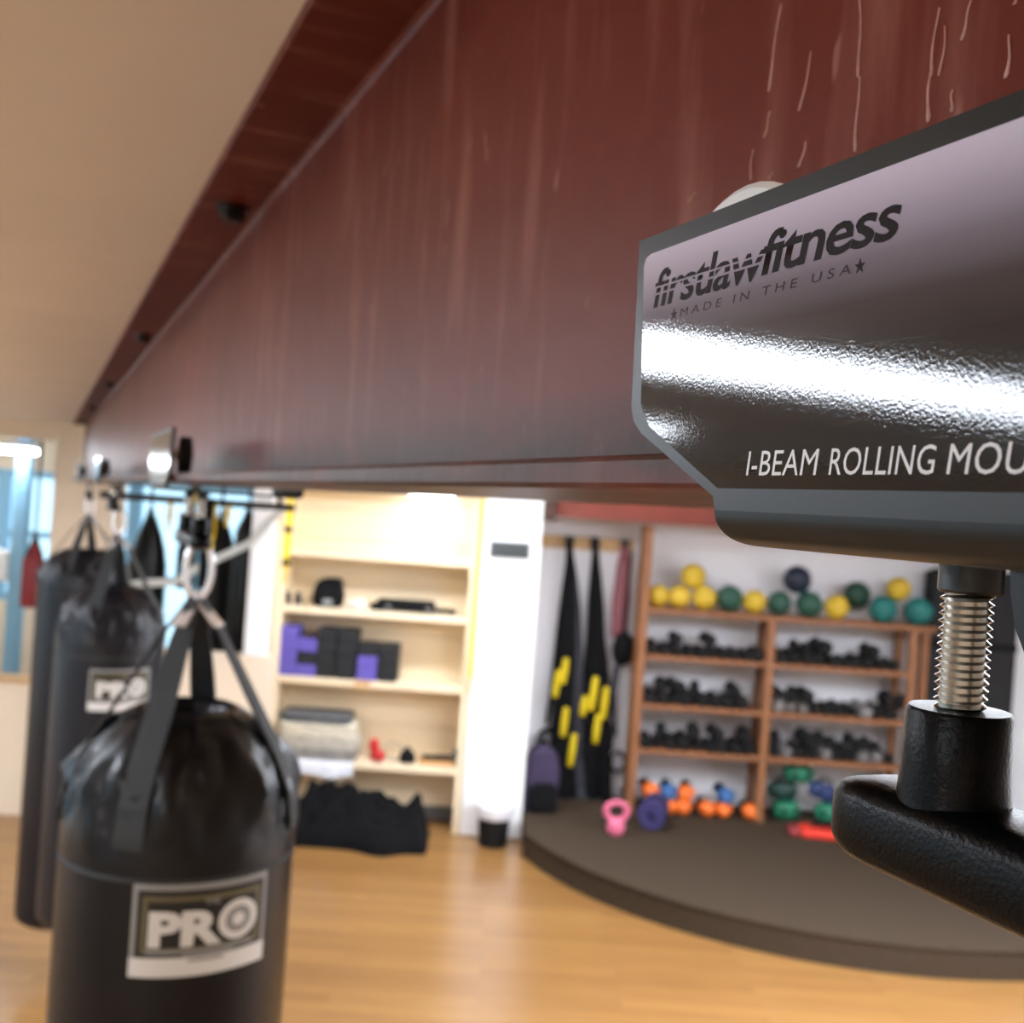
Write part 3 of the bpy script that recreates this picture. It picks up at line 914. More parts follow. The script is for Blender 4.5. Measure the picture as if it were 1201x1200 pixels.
pp = G().ball((0, 0, 0.03), 0.06, 0.05, 0.028, 12, 8)
blobby(pp, 0.02, 22, 3)
tag(pp.build('crumpled_paper', 'liner', None, loc=(at(419, 712, BF + 0.08).x, BF + 0.10, zB + 0.004)), 'crumpled pale paper between the headgear and the black case', 'paper')
tag(G().box(-0.055, 0.055, -0.003, 0.0, -0.055, 0.0).box(-0.055, 0.055, -0.003, 0.03, 0.0, 0.002).build('shelf_tag', 'pine', None, loc=(at(425, 802, BF).x, BF - 0.001, zC + 0.001)), 'small tan card hanging over the edge of the block shelf', 'card')

# fourth shelf: folded blankets, red kettle shapes, wire ring, box
bxx = at(372, 880, BF).x
mk = {'bl_grey': mat('grey_blanket', (150, 146, 140), 0.95, var=0.35, vscale=30), 'bl_cream': mat('cream_blanket', (224, 216, 196), 0.95, var=0.12, vscale=25),
      'bl_dark': mat('slate_blanket', (96, 98, 100), 0.95, var=0.2, vscale=20), 'bl_stripe': mat('speckled_blanket', (196, 190, 176), 0.95, var=0.45, vscale=45)}
M.update(mk)
z = zD + 0.001
for k, (mm, hgt, w, lb) in enumerate((('bl_grey', 0.075, 0.52, 'grey folded blanket at the bottom of the pile on the lowest shelf'), ('bl_stripe', 0.085, 0.58, 'speckled folded blanket second in the pile on the lowest shelf'),
        ('bl_cream', 0.10, 0.56, 'thick cream folded blanket in the pile on the lowest shelf'), ('bl_dark', 0.06, 0.50, 'slate grey folded blanket on top of the pile'))):
    g = G()
    n = 3 if hgt > 0.07 else 2
    t = thing('folded_blanket', lb, 'blanket', (bxx + (0.01, 0.0, -0.015, -0.03)[k], BF + 0.13, z), 0, 'folded blankets on the lowest shelf')
    for j in range(n):
        hh_ = hgt / n
        sec = []
        gg = G()
        nx = 14
        vs_, fs_ = [], []
        for a in range(nx + 1):
            xx = -w / 2 + w * a / nx
            sag = 0.006 * math.sin(a * 0.9 + k * 2 + j)
            e = 0.82 if a in (0, nx) else 1.0
            for (yy, zz_) in ((-0.155, 0.5), (-0.15, 0.15), (-0.13, 0.0), (0.13, 0.0), (0.15, 0.15), (0.15, 0.85), (0.13, 1.0), (-0.13, 1.0), (-0.15, 0.85)):
                edge_sag = sag if (0 < j or k > 0) and zz_ > 0.4 and (j < n - 1) else 0
                vs_.append((xx, yy * e + 0.004 * math.sin(a + j * 2), j * hh_ + hh_ * (0.5 + (zz_ - 0.5) * (0.96 if 0 < a < nx else 0.7)) + edge_sag * 0.2))
        m9 = 9
        for a in range(nx):
            for b in range(m9):
                fs_.append((a * m9 + b, a * m9 + (b + 1) % m9, (a + 1) * m9 + (b + 1) % m9, (a + 1) * m9 + b))
        fs_.append(tuple(range(m9))); fs_.append(tuple(range(nx * m9, (nx + 1) * m9)))
        gg.add(vs_, fs_).build('fold', mm, t, smooth=50)
    z += hgt + 0.002
# plastic sheet hanging over the shelf edge
pl = G()
vs_, fs_ = [], []
for a in range(15):
    for b, (yy, zz_) in enumerate(((0.0, 0.0), (-0.012, -0.005), (-0.016, -0.03), (-0.02, -0.07), (-0.018, -0.11))):
        for th_ in (0, 0.003):
            vs_.append((-0.27 + 0.54 * a / 14, yy + th_ + 0.008 * math.sin(a * 1.7) * b / 4, zz_ * (1 + 0.12 * math.sin(a * 0.8))))
for a in range(14):
    for b in range(4):
        o = a * 10 + b * 2
        fs_ += [(o, o + 10, o + 12, o + 2), (o + 1, o + 3, o + 13, o + 11)]
pl.add(vs_, fs_)
tag(pl.build('plastic_sheet', 'liner', None, smooth=True, loc=(bxx, BF - 0.02, zD + 0.004)), 'thin clear plastic drooping below the blanket pile', 'plastic sheet')
# red boxing glove
def glove(label, loc, rot, mm, cuff, sc=1.0, group=None):
    t = thing('boxing_glove', label, 'boxing glove', loc, 0, group)
    t.rotation_euler = rot; t.scale = (sc, sc, sc)
    g = G().lathe([(0.030, 0.085), (0.045, 0.09), (0.052, 0.12), (0.062, 0.16), (0.064, 0.20), (0.055, 0.235), (0.035, 0.258), (0.012, 0.266)], 18, wob=lambda a, z_: 1 + 0.12 * math.sin(a) * (1 if z_ > 0.12 else 0))
    g.build('mitt', mm, t, smooth=True)
    G().ball((0.055, 0.02, 0.165), 0.024, 0.024, 0.055, 12, 8).build('thumb', mm, t, smooth=True)
    G().lathe([(0.042, 0), (0.046, 0.004), (0.044, 0.05), (0.040, 0.092)], 18).build('cuff', cuff, t, smooth=50)
    return t
M['gred'] = mat('red_leather', (196, 36, 40), 0.45)
M['gorange'] = mat('orange_leather', (232, 112, 40), 0.5)
M['gblue'] = mat('blue_leather', (52, 96, 150), 0.5)
M['ggreen'] = mat('green_vinyl', (28, 116, 84), 0.55)
M['gdgreen'] = mat('dark_green_vinyl', (24, 62, 52), 0.55)
M['gnavy'] = mat('navy_vinyl', (40, 58, 104), 0.55)
M['gred2'] = mat('bright_red_vinyl', (226, 58, 40), 0.5)
M['pink'] = mat('pink_plastic', (222, 110, 140), 0.5)
M['maroon'] = mat('mauve_rubber', (134, 74, 82), 0.6)
glove('red boxing glove standing on the lowest bookcase shelf beside the blankets', (at(437, 892, BF + 0.12).x, BF + 0.14, zD + 0.001), (0, 0, 0.4), 'gred', 'gred', 0.58, 'red gloves on the bookcase')
glove('red boxing glove lying before the standing red one, toward the viewer', (at(444, 888, BF + 0.12).x, BF + 0.17, zD + 0.042), (PI / 2, 0, 0.1), 'gred', 'gred', 0.62, 'red gloves on the bookcase')
wr = thing('wire_ring', 'thin wire ring leaning beside the red boxing glove', 'ring', (at(462, 880, BF + 0.14).x, BF + 0.14, zD + 0.001))
G().tube([(0.075 * math.cos(a), 0.0 + 0.02 * math.sin(a), 0.066 + 0.062 * math.sin(a)) for a in [2 * PI * k / 28 for k in range(29)]], 0.004, 8, False).build('hoop', 'steelgrey', wr, smooth=True)
G().tube([(0.05 * math.cos(a) + 0.02, 0.04, 0.045 + 0.042 * math.sin(a)) for a in [2 * PI * k / 24 for k in range(25)]], 0.003, 8, False).build('inner_hoop', 'steelgrey', wr, smooth=True)
pch = G().lathe([(0.05, 0), (0.06, 0.015), (0.055, 0.06), (0.035, 0.085), (0.014, 0.10), (0.02, 0.112)], 18, wob=lambda a, z_: 1 + 0.08 * math.sin(4 * a + 20 * z_))
tag(pch.build('pouch', 'blackfab', None, smooth=True, loc=(at(478, 884, BF + 0.12).x, BF + 0.12, zD + 0.001)), 'small black drawstring pouch between the wire ring and the cardboard box', 'pouch')
cb = thing('cardboard_box', 'open tan cardboard box on the lowest bookcase shelf', 'box', (at(513, 884, BF + 0.12).x, BF + 0.14, zD + 0.001))
M['card'] = mat('cardboard', (190, 146, 96), 0.85, var=0.08, vscale=10)
for (a, b, c_, d) in ((-0.13, 0.13, -0.08, -0.076), (-0.13, 0.13, 0.076, 0.08), (-0.13, -0.126, -0.076, 0.076), (0.126, 0.13, -0.076, 0.076)):
    G().box(a, b, c_, d, 0, 0.042).build('side', 'card', cb)
G().box(-0.126, 0.126, -0.076, 0.076, 0, 0.004).build('bottom', 'card', cb)
for k, (x, y, rz, lb) in enumerate(((-0.05, -0.02, 0.1, 'black hand wrap roll lying left in the cardboard box'), (0.05, 0.0, -0.15, 'black hand wrap roll lying right in the cardboard box'))):
    o = G().lathe([(0.012, -0.055), (0.03, -0.055), (0.032, -0.05), (0.032, 0.05), (0.03, 0.055), (0.012, 0.055)], 16, axis='x').build('hand_wrap', 'blackfab', None, smooth=40)
    o.location = (cb.location.x + x, cb.location.y + y, zD + 0.001 + 0.004 + 0.032 + 0.03)
    o.location.z = zD + 0.0375
    o.rotation_euler = (0, 0, rz)
    tag(o, lb, 'hand wrap', 'hand wraps in the box')
bt = thing('spray_bottle', 'slim dark bottle at the right end of the lowest bookcase shelf', 'bottle', (at(538, 884, BF + 0.1).x - 0.02, BF + 0.1, zD + 0.001))
G().lathe([(0.026, 0), (0.029, 0.006), (0.029, 0.10), (0.013, 0.115)], 16).build('body', 'greyfab', bt, smooth=50)
G().lathe([(0.013, 0.115), (0.013, 0.138)], 12).build('cap', 'blacksteel', bt)

# black cloth heap on the floor
def cloth_heap():
    x0, x1 = at(338, 960, 7.55).x, at(503, 970, 7.55).x
    y0, y1 = 7.34, 7.83
    nx, ny = 56, 34
    vs_, fs_ = [], []
    for i in range(nx + 1):
        for j in range(ny + 1):
            a, b = i / nx, j / ny
            X = x0 + (x1 - x0) * a; Y = y0 + (y1 - y0) * b
            top = 0.31 * (1 - 0.10 * a) if a < 0.5 else 0.2945 - 0.20 * (a - 0.5) / 0.5 + 0.09 * math.exp(-((a - 0.9) / 0.09) ** 2)
            ea = min(1, a / 0.12, (1 - a) / 0.07); eb = min(1, b / 0.45, (1 - b) / 0.12)
            ed = max(0, min(ea, 1)) ** 0.5 * max(0, eb) ** 0.6
            q = Vector((X, Y, 0))
            wr_ = noise.noise(q * 8 + Vector((1, 2, 3))) * 0.09 + abs(noise.noise(q * 15)) * 0.09
            fr = -0.10 * math.exp(-((a - 0.68) / 0.14) ** 2)      # one tongue of cloth comes forward
            Yo = Y + fr * (1 - b)
            vs_.append((X + 0.02 * noise.noise(q * 5), Yo, max(0.002, (top + wr_) * ed)))
    for i in range(nx):
        for j in range(ny):
            o = i * (ny + 1) + j
            fs_.append((o, o + ny + 1, o + ny + 2, o + 1))
    return G().add(vs_, fs_)
tag(cloth_heap().build('cloth_heap', mat('black_jersey_cloth', (12, 12, 14), 0.9, spec=0.15, var=0.2, vscale=12), None, smooth=True), 'crumpled black cloth heaped on the floor before the bookcase', 'cloth')

# ------------------------------------------------------------------ column: plaque, waste bin, yellow strap
pq = at(598, 645, 7.85)
pl_ = thing('wall_plaque', 'grey rectangular vent plate on the white column', 'vent', (pq.x, 7.85, pq.z))
G().box(-0.145, 0.145, -0.018, 0.0, -0.06, 0.06).build('plate', 'greyplate', pl_, bevel=0.004)
for k in range(4):
    G().box(-0.125, 0.125, -0.024, -0.018, -0.045 + k * 0.024, -0.033 + k * 0.024).build('slat', 'gunmetal', pl_)
wb = thing('waste_bin', 'small black waste bin with a white liner at the column foot', 'waste bin', (at(578, 982, 7.68).x, 7.68, 0.001))
G().lathe([(0.095, 0), (0.10, 0.004), (0.118, 0.24), (0.112, 0.24), (0.094, 0.012)], 28).build('bin', 'rubber', wb, smooth=45)
lg = G().lathe([(0.122, 0.198), (0.126, 0.205), (0.129, 0.24), (0.137, 0.27), (0.134, 0.30), (0.116, 0.30), (0.105, 0.22)], 40, wob=lambda a, z_: 1 + 0.035 * math.sin(7 * a) + 0.02 * math.sin(13 * a + 9 * z_))
lg.build('liner', 'liner', wb, smooth=True)

def hanging_strap(label, pxx, y0, y1, Y, w, mm='yellowstrap', dark=(), top=CEIL, loop=True, group='yellow suspension straps'):
    a, b = at(pxx, y0, Y), at(pxx - (y1 - y0) * 0.07, y1, Y)
    x = b.x
    L = top - b.z
    t = thing('suspension_strap', label, 'strap', (x, Y, b.z), 0, group)
    G().ribbon([(0, 0, L), (0.004, 0.004, L * 0.6), (0, 0, L * 0.3), (0, 0, 0.10)], w, (1, 0.15, 0), 0.004).build('webbing', mm, t)
    G().ribbon([(0.012 * math.cos(q), 0, 0.055 + 0.055 * math.sin(q)) for q in [PI / 2 + 2 * PI * k / 14 for k in range(15)]], w * 0.8, (0, 1, 0), 0.004).build('loop', mm, t)
    for d in dark:
        G().box(-w * 0.6, w * 0.6, -0.008, 0.008, d, d + 0.04).build('buckle', 'blacksteel', t, bevel=0.002)
    G().lathe([(0.015, L - 0.02), (0.03, L - 0.001)], 12).build('anchor', 'blacksteel', t)
    return t
hanging_strap('long yellow strap hanging between the bookcase and the white column', 567, 580, 812, 7.80, 0.030)
hanging_strap('yellow strap with black buckles hanging before the left end of the bookcase', 341, 582, 684, 7.3, 0.045, dark=(0.12, 0.34))

# ------------------------------------------------------------------ suspension rig and clutter before the annex
RY = 6.9
ra, rc = at(118, 584, RY), at(346, 592, RY)
rig = thing('pull_up_rig', 'black horizontal pipe hung from the ceiling with yellow straps on it', 'pull-up bar', (0, RY, 0))
RZ = (ra.z + rc.z) / 2
G().tube([(ra.x, 0, RZ), (rc.x, 0, RZ)], 0.024, 14).build('bar', 'blacksteel', rig, smooth=50)
for x in (ra.x + 0.12, (ra.x + rc.x) / 2, rc.x - 0.1):
    G().tube([(x, 0, RZ), (x, 0, CEIL)], 0.016, 10).build('drop_rod', 'blacksteel', rig, smooth=50)
    G().box(x - 0.06, x + 0.06, -0.06, 0.06, CEIL - 0.008, CEIL).build('ceiling_plate', 'blacksteel', rig)
for (pxx, y1, w, lb, dk) in ((200, 622, 0.03, 'faded yellow strap on the black pipe, farthest left', ()), (226, 594, 0.03, 'very short yellow strap second from left on the black pipe', ()),
        (250, 650, 0.052, 'bright wide yellow strap on the black pipe above the nearest bag', ()), (268, 618, 0.036, 'short yellow strap just right of the bright wide one', ())):
    hanging_strap(lb, pxx, 586, y1, RY - 0.03, w, top=RZ, dark=dk)
o = G().ribbon([at(245, 584, RY - 0.06), at(243, 620, RY - 0.06), at(238, 690, RY - 0.06)], 0.07, (1, 0, 0), 0.012).build('black_strap', 'blackfab', None)
tag(o, 'wide black strap hanging from the pipe directly above the nearest bag', 'strap')
def cord(label, pts, Y0, Y1, w, mm):
    n = len(pts)
    P = [at(x, y, Y0 + (Y1 - Y0) * k / (n - 1)) for k, (x, y) in enumerate(pts)]
    # smooth in between
    Q = []
    for k in range(n - 1):
        for j in range(4):
            Q.append(P[k].lerp(P[k + 1], j / 4))
    Q.append(P[-1])
    o = G().ribbon(Q, w, (0, 0.25, 1), 0.012).build('webbing_strap', mm, None, smooth=50)
    return tag(o, label, 'strap', 'pale webbing straps')
cord('pale grey webbing strap swagged between the tan pillar and the white pier', [(124, 692), (165, 684), (206, 683), (228, 668), (262, 652), (292, 638), (322, 606), (346, 584)], YW - 0.05, YW - 0.02, 0.05, 'paleweb')

def plain_bag(label, pxx, ytop, ybot, wpx, Y, mm, group='dark bags beyond the low wall', cone=0.3):
    a, b = at(pxx, ytop, Y), at(pxx - (ybot - ytop) * 0.07, ybot, Y)
    R = wpx / 2 / F * Y
    L = a.z - b.z
    t = thing('hanging_bag', label, 'punching bag', (b.x, Y, b.z), 0, group)
    prof = [(R * 0.9, 0), (R, 0.02), (R, L * 0.3), (R, L * (1 - cone)), (R * 0.86, L * (1 - cone * 0.72)), (R * 0.6, L * (1 - cone * 0.4)), (R * 0.34, L * (1 - cone * 0.14)), (R * 0.12, L)]
    G().lathe(prof, 28).build('body', mm, t, smooth=True)
    G().tube([(0, 0, L - 0.005), (0, 0, CEIL - b.z)], 0.012, 8).build('chain', 'blacksteel', t)
    for k in range(3):
        q = 2 * PI * k / 3
        G().ribbon([(R * 0.87 * math.cos(q), R * 0.87 * math.sin(q), L * (1 - cone * 0.72)), (R * 0.6 * math.cos(q), R * 0.6 * math.sin(q), L * (1 - cone * 0.38)), (0.01 * math.cos(q), 0.01 * math.sin(q), L + 0.05)], 0.03, (-math.sin(q), math.cos(q), 0), 0.006).build('strap', 'webbing', t)
    return t
plain_bag('dark pointed hanging bag seen between the far heavy bag and the blue windows', 177, 604, 800, 44, 8.3, 'vinyl')
plain_bag('tall dark hanging bag right of the bright yellow strap', 260, 608, 772, 36, 8.5, 'vinyl', cone=0.25)
plain_bag('tall dark hanging bag beside the white pier', 293, 600, 772, 30, 8.2, 'vinyl', cone=0.15)
plain_bag('grey slim hanging bag behind the carabiner of the nearest bag', 221, 618, 690, 22, 9.3, 'greyfab', cone=0.4)
M['bagred'] = mat('dark_red_vinyl', (150, 44, 50), 0.45)
plain_bag('red hanging bag left of the tan pillar', 41, 636, 712, 24, 8.6, 'bagred', group='red bag', cone=0.3)
sb = thing('speed_bag_platform', 'round wooden speed-bag board hung near the ceiling beyond the pipe', 'speed bag board', (at(226, 604, 8.9).x, 8.9, at(226, 604, 8.9).z))
G().lathe([(0.10, -0.02), (0.105, -0.015), (0.105, 0.015), (0.10, 0.02)], 28).build('board', 'oak', sb, smooth=40)
G().tube([(0, 0, 0.02), (0, 0, CEIL - sb.location.z)], 0.014, 10).build('stem', 'blacksteel', sb)
pxa, pxb = at(14, 650, 9.4).x, at(30, 650, 9.4).x
bpo = thing('blue_post', 'light blue post standing beyond the low wall at far left', 'post', ((pxa + pxb) / 2, 9.4, 0))
G().box(-(pxb - pxa) / 2, (pxb - pxa) / 2, -0.05, 0.05, 0, CEIL).build('shaft', 'blue', bpo, bevel=0.006)
G().box(-(pxb - pxa) / 2 - 0.02, (pxb - pxa) / 2 + 0.02, -0.07, 0.07, 0, 0.06).build('foot', 'blue', bpo, bevel=0.006)
wz0, wz1 = at(6, 682, 9.4).z, at(6, 645, 9.4).z
wh = thing('white_wall_box', 'white electrical box fixed to the side of the light blue post', 'electrical box', (pxa - 0.101, 9.4, wz0))
G().box(-0.10, 0.10, -0.06, 0.06, 0, wz1 - wz0).build('body', 'white', wh, bevel=0.01)
G().box(-0.085, 0.085, -0.068, -0.06, 0.02, wz1 - wz0 - 0.02).build('door', 'white', wh, bevel=0.004)

# ------------------------------------------------------------------ dumbbell rack on the stage
RF, RD = 8.12, 0.36
RZ0 = SH
xl, xm, xr_ = at(750, 800, RF).x, at(899, 840, RF).x, at(1066, 850, RF).x
zt_ = at(905, 723, RF).z; z1_ = at(905, 778, RF).z; z2_ = at(905, 836, RF).z; z3_ = at(905, 889, RF).z
rack = thing('dumbbell_rack', 'orange-brown wooden rack with two open bays on the stage', 'rack', (0, RF, RZ0))
pw = 0.06
for x in (xm, xr_):
    for y in (0.0, RD - 0.06):
        G().box(x - pw / 2, x + pw / 2, y, y + 0.06, 0, zt_ - RZ0 - 0.035).build('post', 'oak', rack, bevel=0.004)
G().box(xm - 0.018, xm + 0.018, 0.06, RD - 0.06, 0, zt_ - RZ0 - 0.035).build('divider', 'oak', rack)
G().box(xr_ + 0.10, xr_ + 0.15, 0.1, 0.16, 0, zt_ - RZ0 - 0.035).build('post', 'oak', rack, bevel=0.004)
G().box(xl - 0.03, xl + 0.03, 0.0, RD, 0, CH - 0.03 - RZ0).build('tall_side_panel', 'oak', rack, bevel=0.004)
for (a, b) in ((xl + 0.03, xm - pw / 2), (xm + pw / 2, xr_ - pw / 2)):
    for z in (z1_, z2_, z3_):
        G().box(a, b, 0.0, RD, z - RZ0 - 0.035, z - RZ0).build('shelf', 'oak', rack, bevel=0.003)
G().box(xl + 0.03, xr_ + 0.16, 0.0, RD, zt_ - RZ0 - 0.035, zt_ - RZ0).build('top_board', 'oak', rack, bevel=0.003)

# medicine balls along the top
BC = {'y': ((208, 176, 52), 'yellow'), 'g': ((40, 84, 70), 'dark green'), 'n': ((26, 38, 58), 'navy'), 't': ((30, 112, 108), 'teal'), 'd': ((24, 62, 46), 'deep green'), 'm': ((84, 34, 40), 'maroon')}
for k, v in BC.items():
    M['ball_' + k] = mat(v[1].replace(' ', '_') + '_ball_rubber', v[0], 0.55, bump=0.2, bscale=120)
balls = [(772, 698, 13, 'y', 'yellow medicine ball at the left end of the rack top', 0.14), (797, 700, 13.5, 'y', 'yellow medicine ball second from the left on the rack top', 0.14),
         (826, 701, 14.5, 'y', 'bright yellow medicine ball just left of the first green one', 0.14), (813, 676, 15, 'y', 'yellow medicine ball resting on two others at left', 0.2),
         (856, 698, 15.5, 'g', 'dark green medicine ball alone between two yellow ones', 0.16), (885, 704, 14, 'y', 'yellow medicine ball above the middle post of the rack', 0.14),
         (914, 705, 14, 'g', 'dark green medicine ball below left of the navy one', 0.16), (935, 680, 16.5, 'n', 'navy medicine ball stacked highest on the rack', 0.18),
         (949, 708, 15.5, 'g', 'dark green medicine ball below right of the navy one', 0.14), (981, 712, 14.5, 'y', 'yellow medicine ball in the middle of the right bay', 0.11),
         (1005, 698, 16, 'd', 'deep green medicine ball raised behind its yellow neighbour', 0.26), (1036, 713, 16, 't', 'bright teal medicine ball near the right end of the rack', 0.12),
         (1054, 691, 14, 'y', 'small yellow medicine ball resting on the teal ones', 0.22), (1077, 718, 16.5, 't', 'teal medicine ball at the far right end of the rack', 0.12)]
for (x, y, r, k, lb, dy) in balls:
    Yb = RF + dy
    p = at(x, y, Yb); R = r / F * Yb
    if p.z - R < zt_ + 0.05: p.z = zt_ + R + 0.001
    t = thing('medicine_ball', lb, 'medicine ball', (p.x, Yb, p.z - R), 0, 'medicine balls on the rack')
    G().ball((0, 0, R), R, n=24, m=16).build('ball', 'ball_' + k, t, smooth=True)
    G().lathe([(R * 1.003, R - 0.006), (R * 1.012, R), (R * 1.003, R + 0.006)], 28).build('seam_ring', 'ball_' + k, t, smooth=True)

# dumbbells
def dumbbell_proto(r, L, head, hm):
    t = thing('dumbbell', 'x', 'dumbbell')
    for sgn in (-1, 1):
        G().lathe([(r * 0.72, 0), (r, r * 0.3), (r, r * 0.9), (r * 0.72, r * 1.15)], 6, axis='y').build('head', head, t, loc=(0, sgn * L / 2 - r * 0.575, 0))
    G().tube([(0, -L / 2, 0), (0, L / 2, 0)], r * 0.28, 8).build('handle', hm, t, smooth=60)
    return t
sizes = [(0.045, 0.17), (0.053, 0.18), (0.060, 0.20)]
protos = {}
def dumbbell(i, loc, rot, label, group, chrome=False):
    key = (i, chrome)
    if key not in protos:
        protos[key] = dumbbell_proto(*sizes[i], 'steelgrey' if chrome else 'rubber', 'steelgrey'); o = protos[key]
    else:
        o = copy_tree(protos[key])
    o.location = loc; o.rotation_euler = rot
    o['label'] = label; o['group'] = group
    return o
ORD = ['first', 'second', 'third', 'fourth', 'fifth', 'sixth', 'seventh', 'eighth', 'ninth', 'tenth', 'eleventh', 'twelfth', 'thirteenth', 'fourteenth']
shelf_names = {(0, 0): 'upper left rack shelf', (0, 1): 'middle left rack shelf', (0, 2): 'lower left rack shelf', (1, 0): 'upper right rack shelf', (1, 1): 'middle right rack shelf', (1, 2): 'lower right rack shelf'}
bumps = {(0, 0): [(791, 0), (829, 1)], (0, 1): [(775, 1), (792, 1), (815, 0), (860, 1)], (0, 2): [(774, 0), (812, 1), (838, 1), (872, 1)],
         (1, 0): [(937, 0), (962, 2), (1020, 1)], (1, 1): [(910, 1), (930, 1), (945, 1), (1048, 2)], (1, 2): [(908, 0), (945, 2), (966, 1), (1002, 1), (1020, 0)]}
for (bay, a, b) in ((0, xl + 0.04, xm - pw / 2 - 0.01), (1, xm + pw / 2 + 0.01, xr_ - pw / 2 - 0.01)):
    for row, z in enumerate((z1_, z2_, z3_)):
        nm = shelf_names[(bay, row)]
        x = a + 0.05
        cnt = 0
        while x < b - 0.045:
            i = random.choice((0, 1, 1, 2)) if row else random.choice((0, 0, 1, 1))
            r = sizes[i][0]
            ch = bay == 1 and row > 0 and random.random() < 0.4
            zc_ = z + r * 0.87 + 0.001
            dumbbell(i, (x, RF + 0.15 + random.uniform(-0.03, 0.03), zc_), (0, PI / 6, random.uniform(-0.1, 0.1)),
                     '%s dumbbell, %s from left in the row on the %s' % ('silver-ended' if ch else 'black', ORD[cnt], nm), 'dumbbell row, ' + nm, ch)
            x += r * 1.86; cnt += 1
        for n_, (pxx, i) in enumerate(bumps[(bay, row)]):
            xx = at(pxx, 800, RF + 0.15).x
            xx = at(pxx + (0.07 * (800 - (z1_, z2_, z3_)[row] * 0)) * 0, 800 if row == 1 else (765 if row == 0 else 870), RF + 0.15).x
            dumbbell(i, (xx, RF + 0.16, z + 0.092 + sizes[i][0] * 0.75), (0, PI / 6, random.uniform(-0.25, 0.25)),
                     'black dumbbell piled on the row, %s from left on the %s' % (ORD[n_], nm), 'dumbbells piled on top, ' + nm)

# gloves on the stage under the left bay
zg = SH
for (px_, mm, lb, tz, lift) in (
        (782, 'gorange', 'orange glove at the left of the bottom row under the left bay', 0.2, 0), (803, 'gorange', 'orange glove second in the bottom row under the left bay', -0.3, 0),
        (824, 'gorange', 'orange glove third in the bottom row under the left bay', 0.4, 0), (849, 'gorange', 'orange glove fourth in the bottom row under the left bay', -0.2, 0),
        (877, 'gorange', 'orange glove at the right end of the bottom row under the left bay', 0.1, 0),
        (757, 'gorange', 'orange glove resting highest beside the tall side panel', 0.6, 1), (784, 'gblue', 'blue glove left of centre in the upper layer', 0.0, 1),
        (808, 'gorange', 'orange and black glove in the upper layer between the blue gloves', -0.4, 1), (848, 'gblue', 'round blue glove at the right of the upper layer', 0.3, 1)):
    p = at(px_, 940 if not lift else 916, RF + 0.12)
    if lift == 0:
        glove(lb, (p.x, RF + 0.24, SH + 0.062), (PI / 2 + 0.05, 0.0, tz * 0.35), mm, 'blackfab', 0.94, 'boxing gloves under the rack')
    else:
        glove(lb, (p.x, RF + 0.27, SH + 0.175), (PI / 2 + 0.14, 0.0, tz * 0.35), mm, 'blackfab', 0.98, 'boxing gloves under the rack')

# green padded sandbags under the right bay
def sandbag(label, px_, py_, Y, w, d, h, mm, rot, zb=None):
    p = at(px_, py_, Y)
    t = thing('sandbag', label, 'sandbag', (p.x, Y, p.z if zb is None else zb), 0, 'padded bags under the right bay')
    t.rotation_euler = rot
    g = G()
    vs_, fs_ = [], []
    n, mseg = 10, 20
    for i in range(n + 1):
        q = -1 + 2 * i / n
        k = (1 - abs(q) ** 4) ** 0.5 * 0.9 + 0.1
        for j in range(mseg):
            a = 2 * PI * j / mseg
            ca, sa = math.cos(a), math.sin(a)
            vs_.append((q * w / 2, d / 2 * k * math.copysign(abs(ca) ** 0.7, ca), h / 2 + h / 2 * k * math.copysign(abs(sa) ** 0.7, sa)))
    for i in range(n):
        for j in range(mseg):
            fs_.append((i * mseg + j, i * mseg + (j + 1) % mseg, (i + 1) * mseg + (j + 1) % mseg, (i + 1) * mseg + j))
    fs_.append(tuple(range(mseg))); fs_.append(tuple(range(n * mseg, (n + 1) * mseg)))
    g.add(vs_, fs_).build('body', mm, t, smooth=True)
    for x in (-w * 0.22, w * 0.22):
        G().lathe([(d * 0.5, -0.012), (d * 0.515, -0.012), (d * 0.515, 0.012), (d * 0.5, 0.012)], 22, (x, 0, h / 2), 'x', wob=lambda a, z_: 1.0).build('band', 'blackfab', t)
    G().tube([(-w * 0.22, 0, h), (-w * 0.15, 0, h + 0.03), (w * 0.15, 0, h + 0.03), (w * 0.22, 0, h)], 0.01, 8).build('handle', 'blackfab', t)
    return t
sandbag('green padded bag lying on the stage left under the right bay', 921, 955, RF + 0.16, 0.22, 0.14, 0.14, 'ggreen', (0, 0, 0.2), SH + 0.001)
sandbag('green padded bag lying on the stage right under the right bay', 973, 958, RF + 0.16, 0.24, 0.14, 0.14, 'ggreen', (0, 0, -0.2), SH + 0.001)
sandbag('dark green padded bag in the middle layer under the right bay', 917, 932, RF + 0.17, 0.24, 0.13, 0.13, 'gdgreen', (0, 0, -0.1), SH + 0.145)
sandbag('navy padded bag tilted in the middle layer under the right bay', 962, 936, RF + 0.15, 0.24, 0.13, 0.13, 'gnavy', (0, 0.3, 0.15), SH + 0.165)
sandbag('green padded bag on top of the pile under the right bay', 936, 914, RF + 0.16, 0.24, 0.14, 0.13, 'ggreen', (0, 0, 0.1), SH + 0.285)
rp_ = at(968, 975, 7.8)
rd = thing('kick_pad', 'bright red flat pad lying at the front of the stage items', 'kick pad', (rp_.x, 7.86, SH + 0.001), -0.12)
G().box(-0.16, 0.22, -0.1, 0.1, 0, 0.06).build('pad', 'gred2', rd, bevel=0.02, seg=3)
G().ribbon([(-0.08, 0, 0.06), (-0.05, 0, 0.085), (0.05, 0, 0.085), (0.08, 0, 0.06)], 0.05, (0, 1, 0), 0.006).build('handle', 'blackfab', rd)
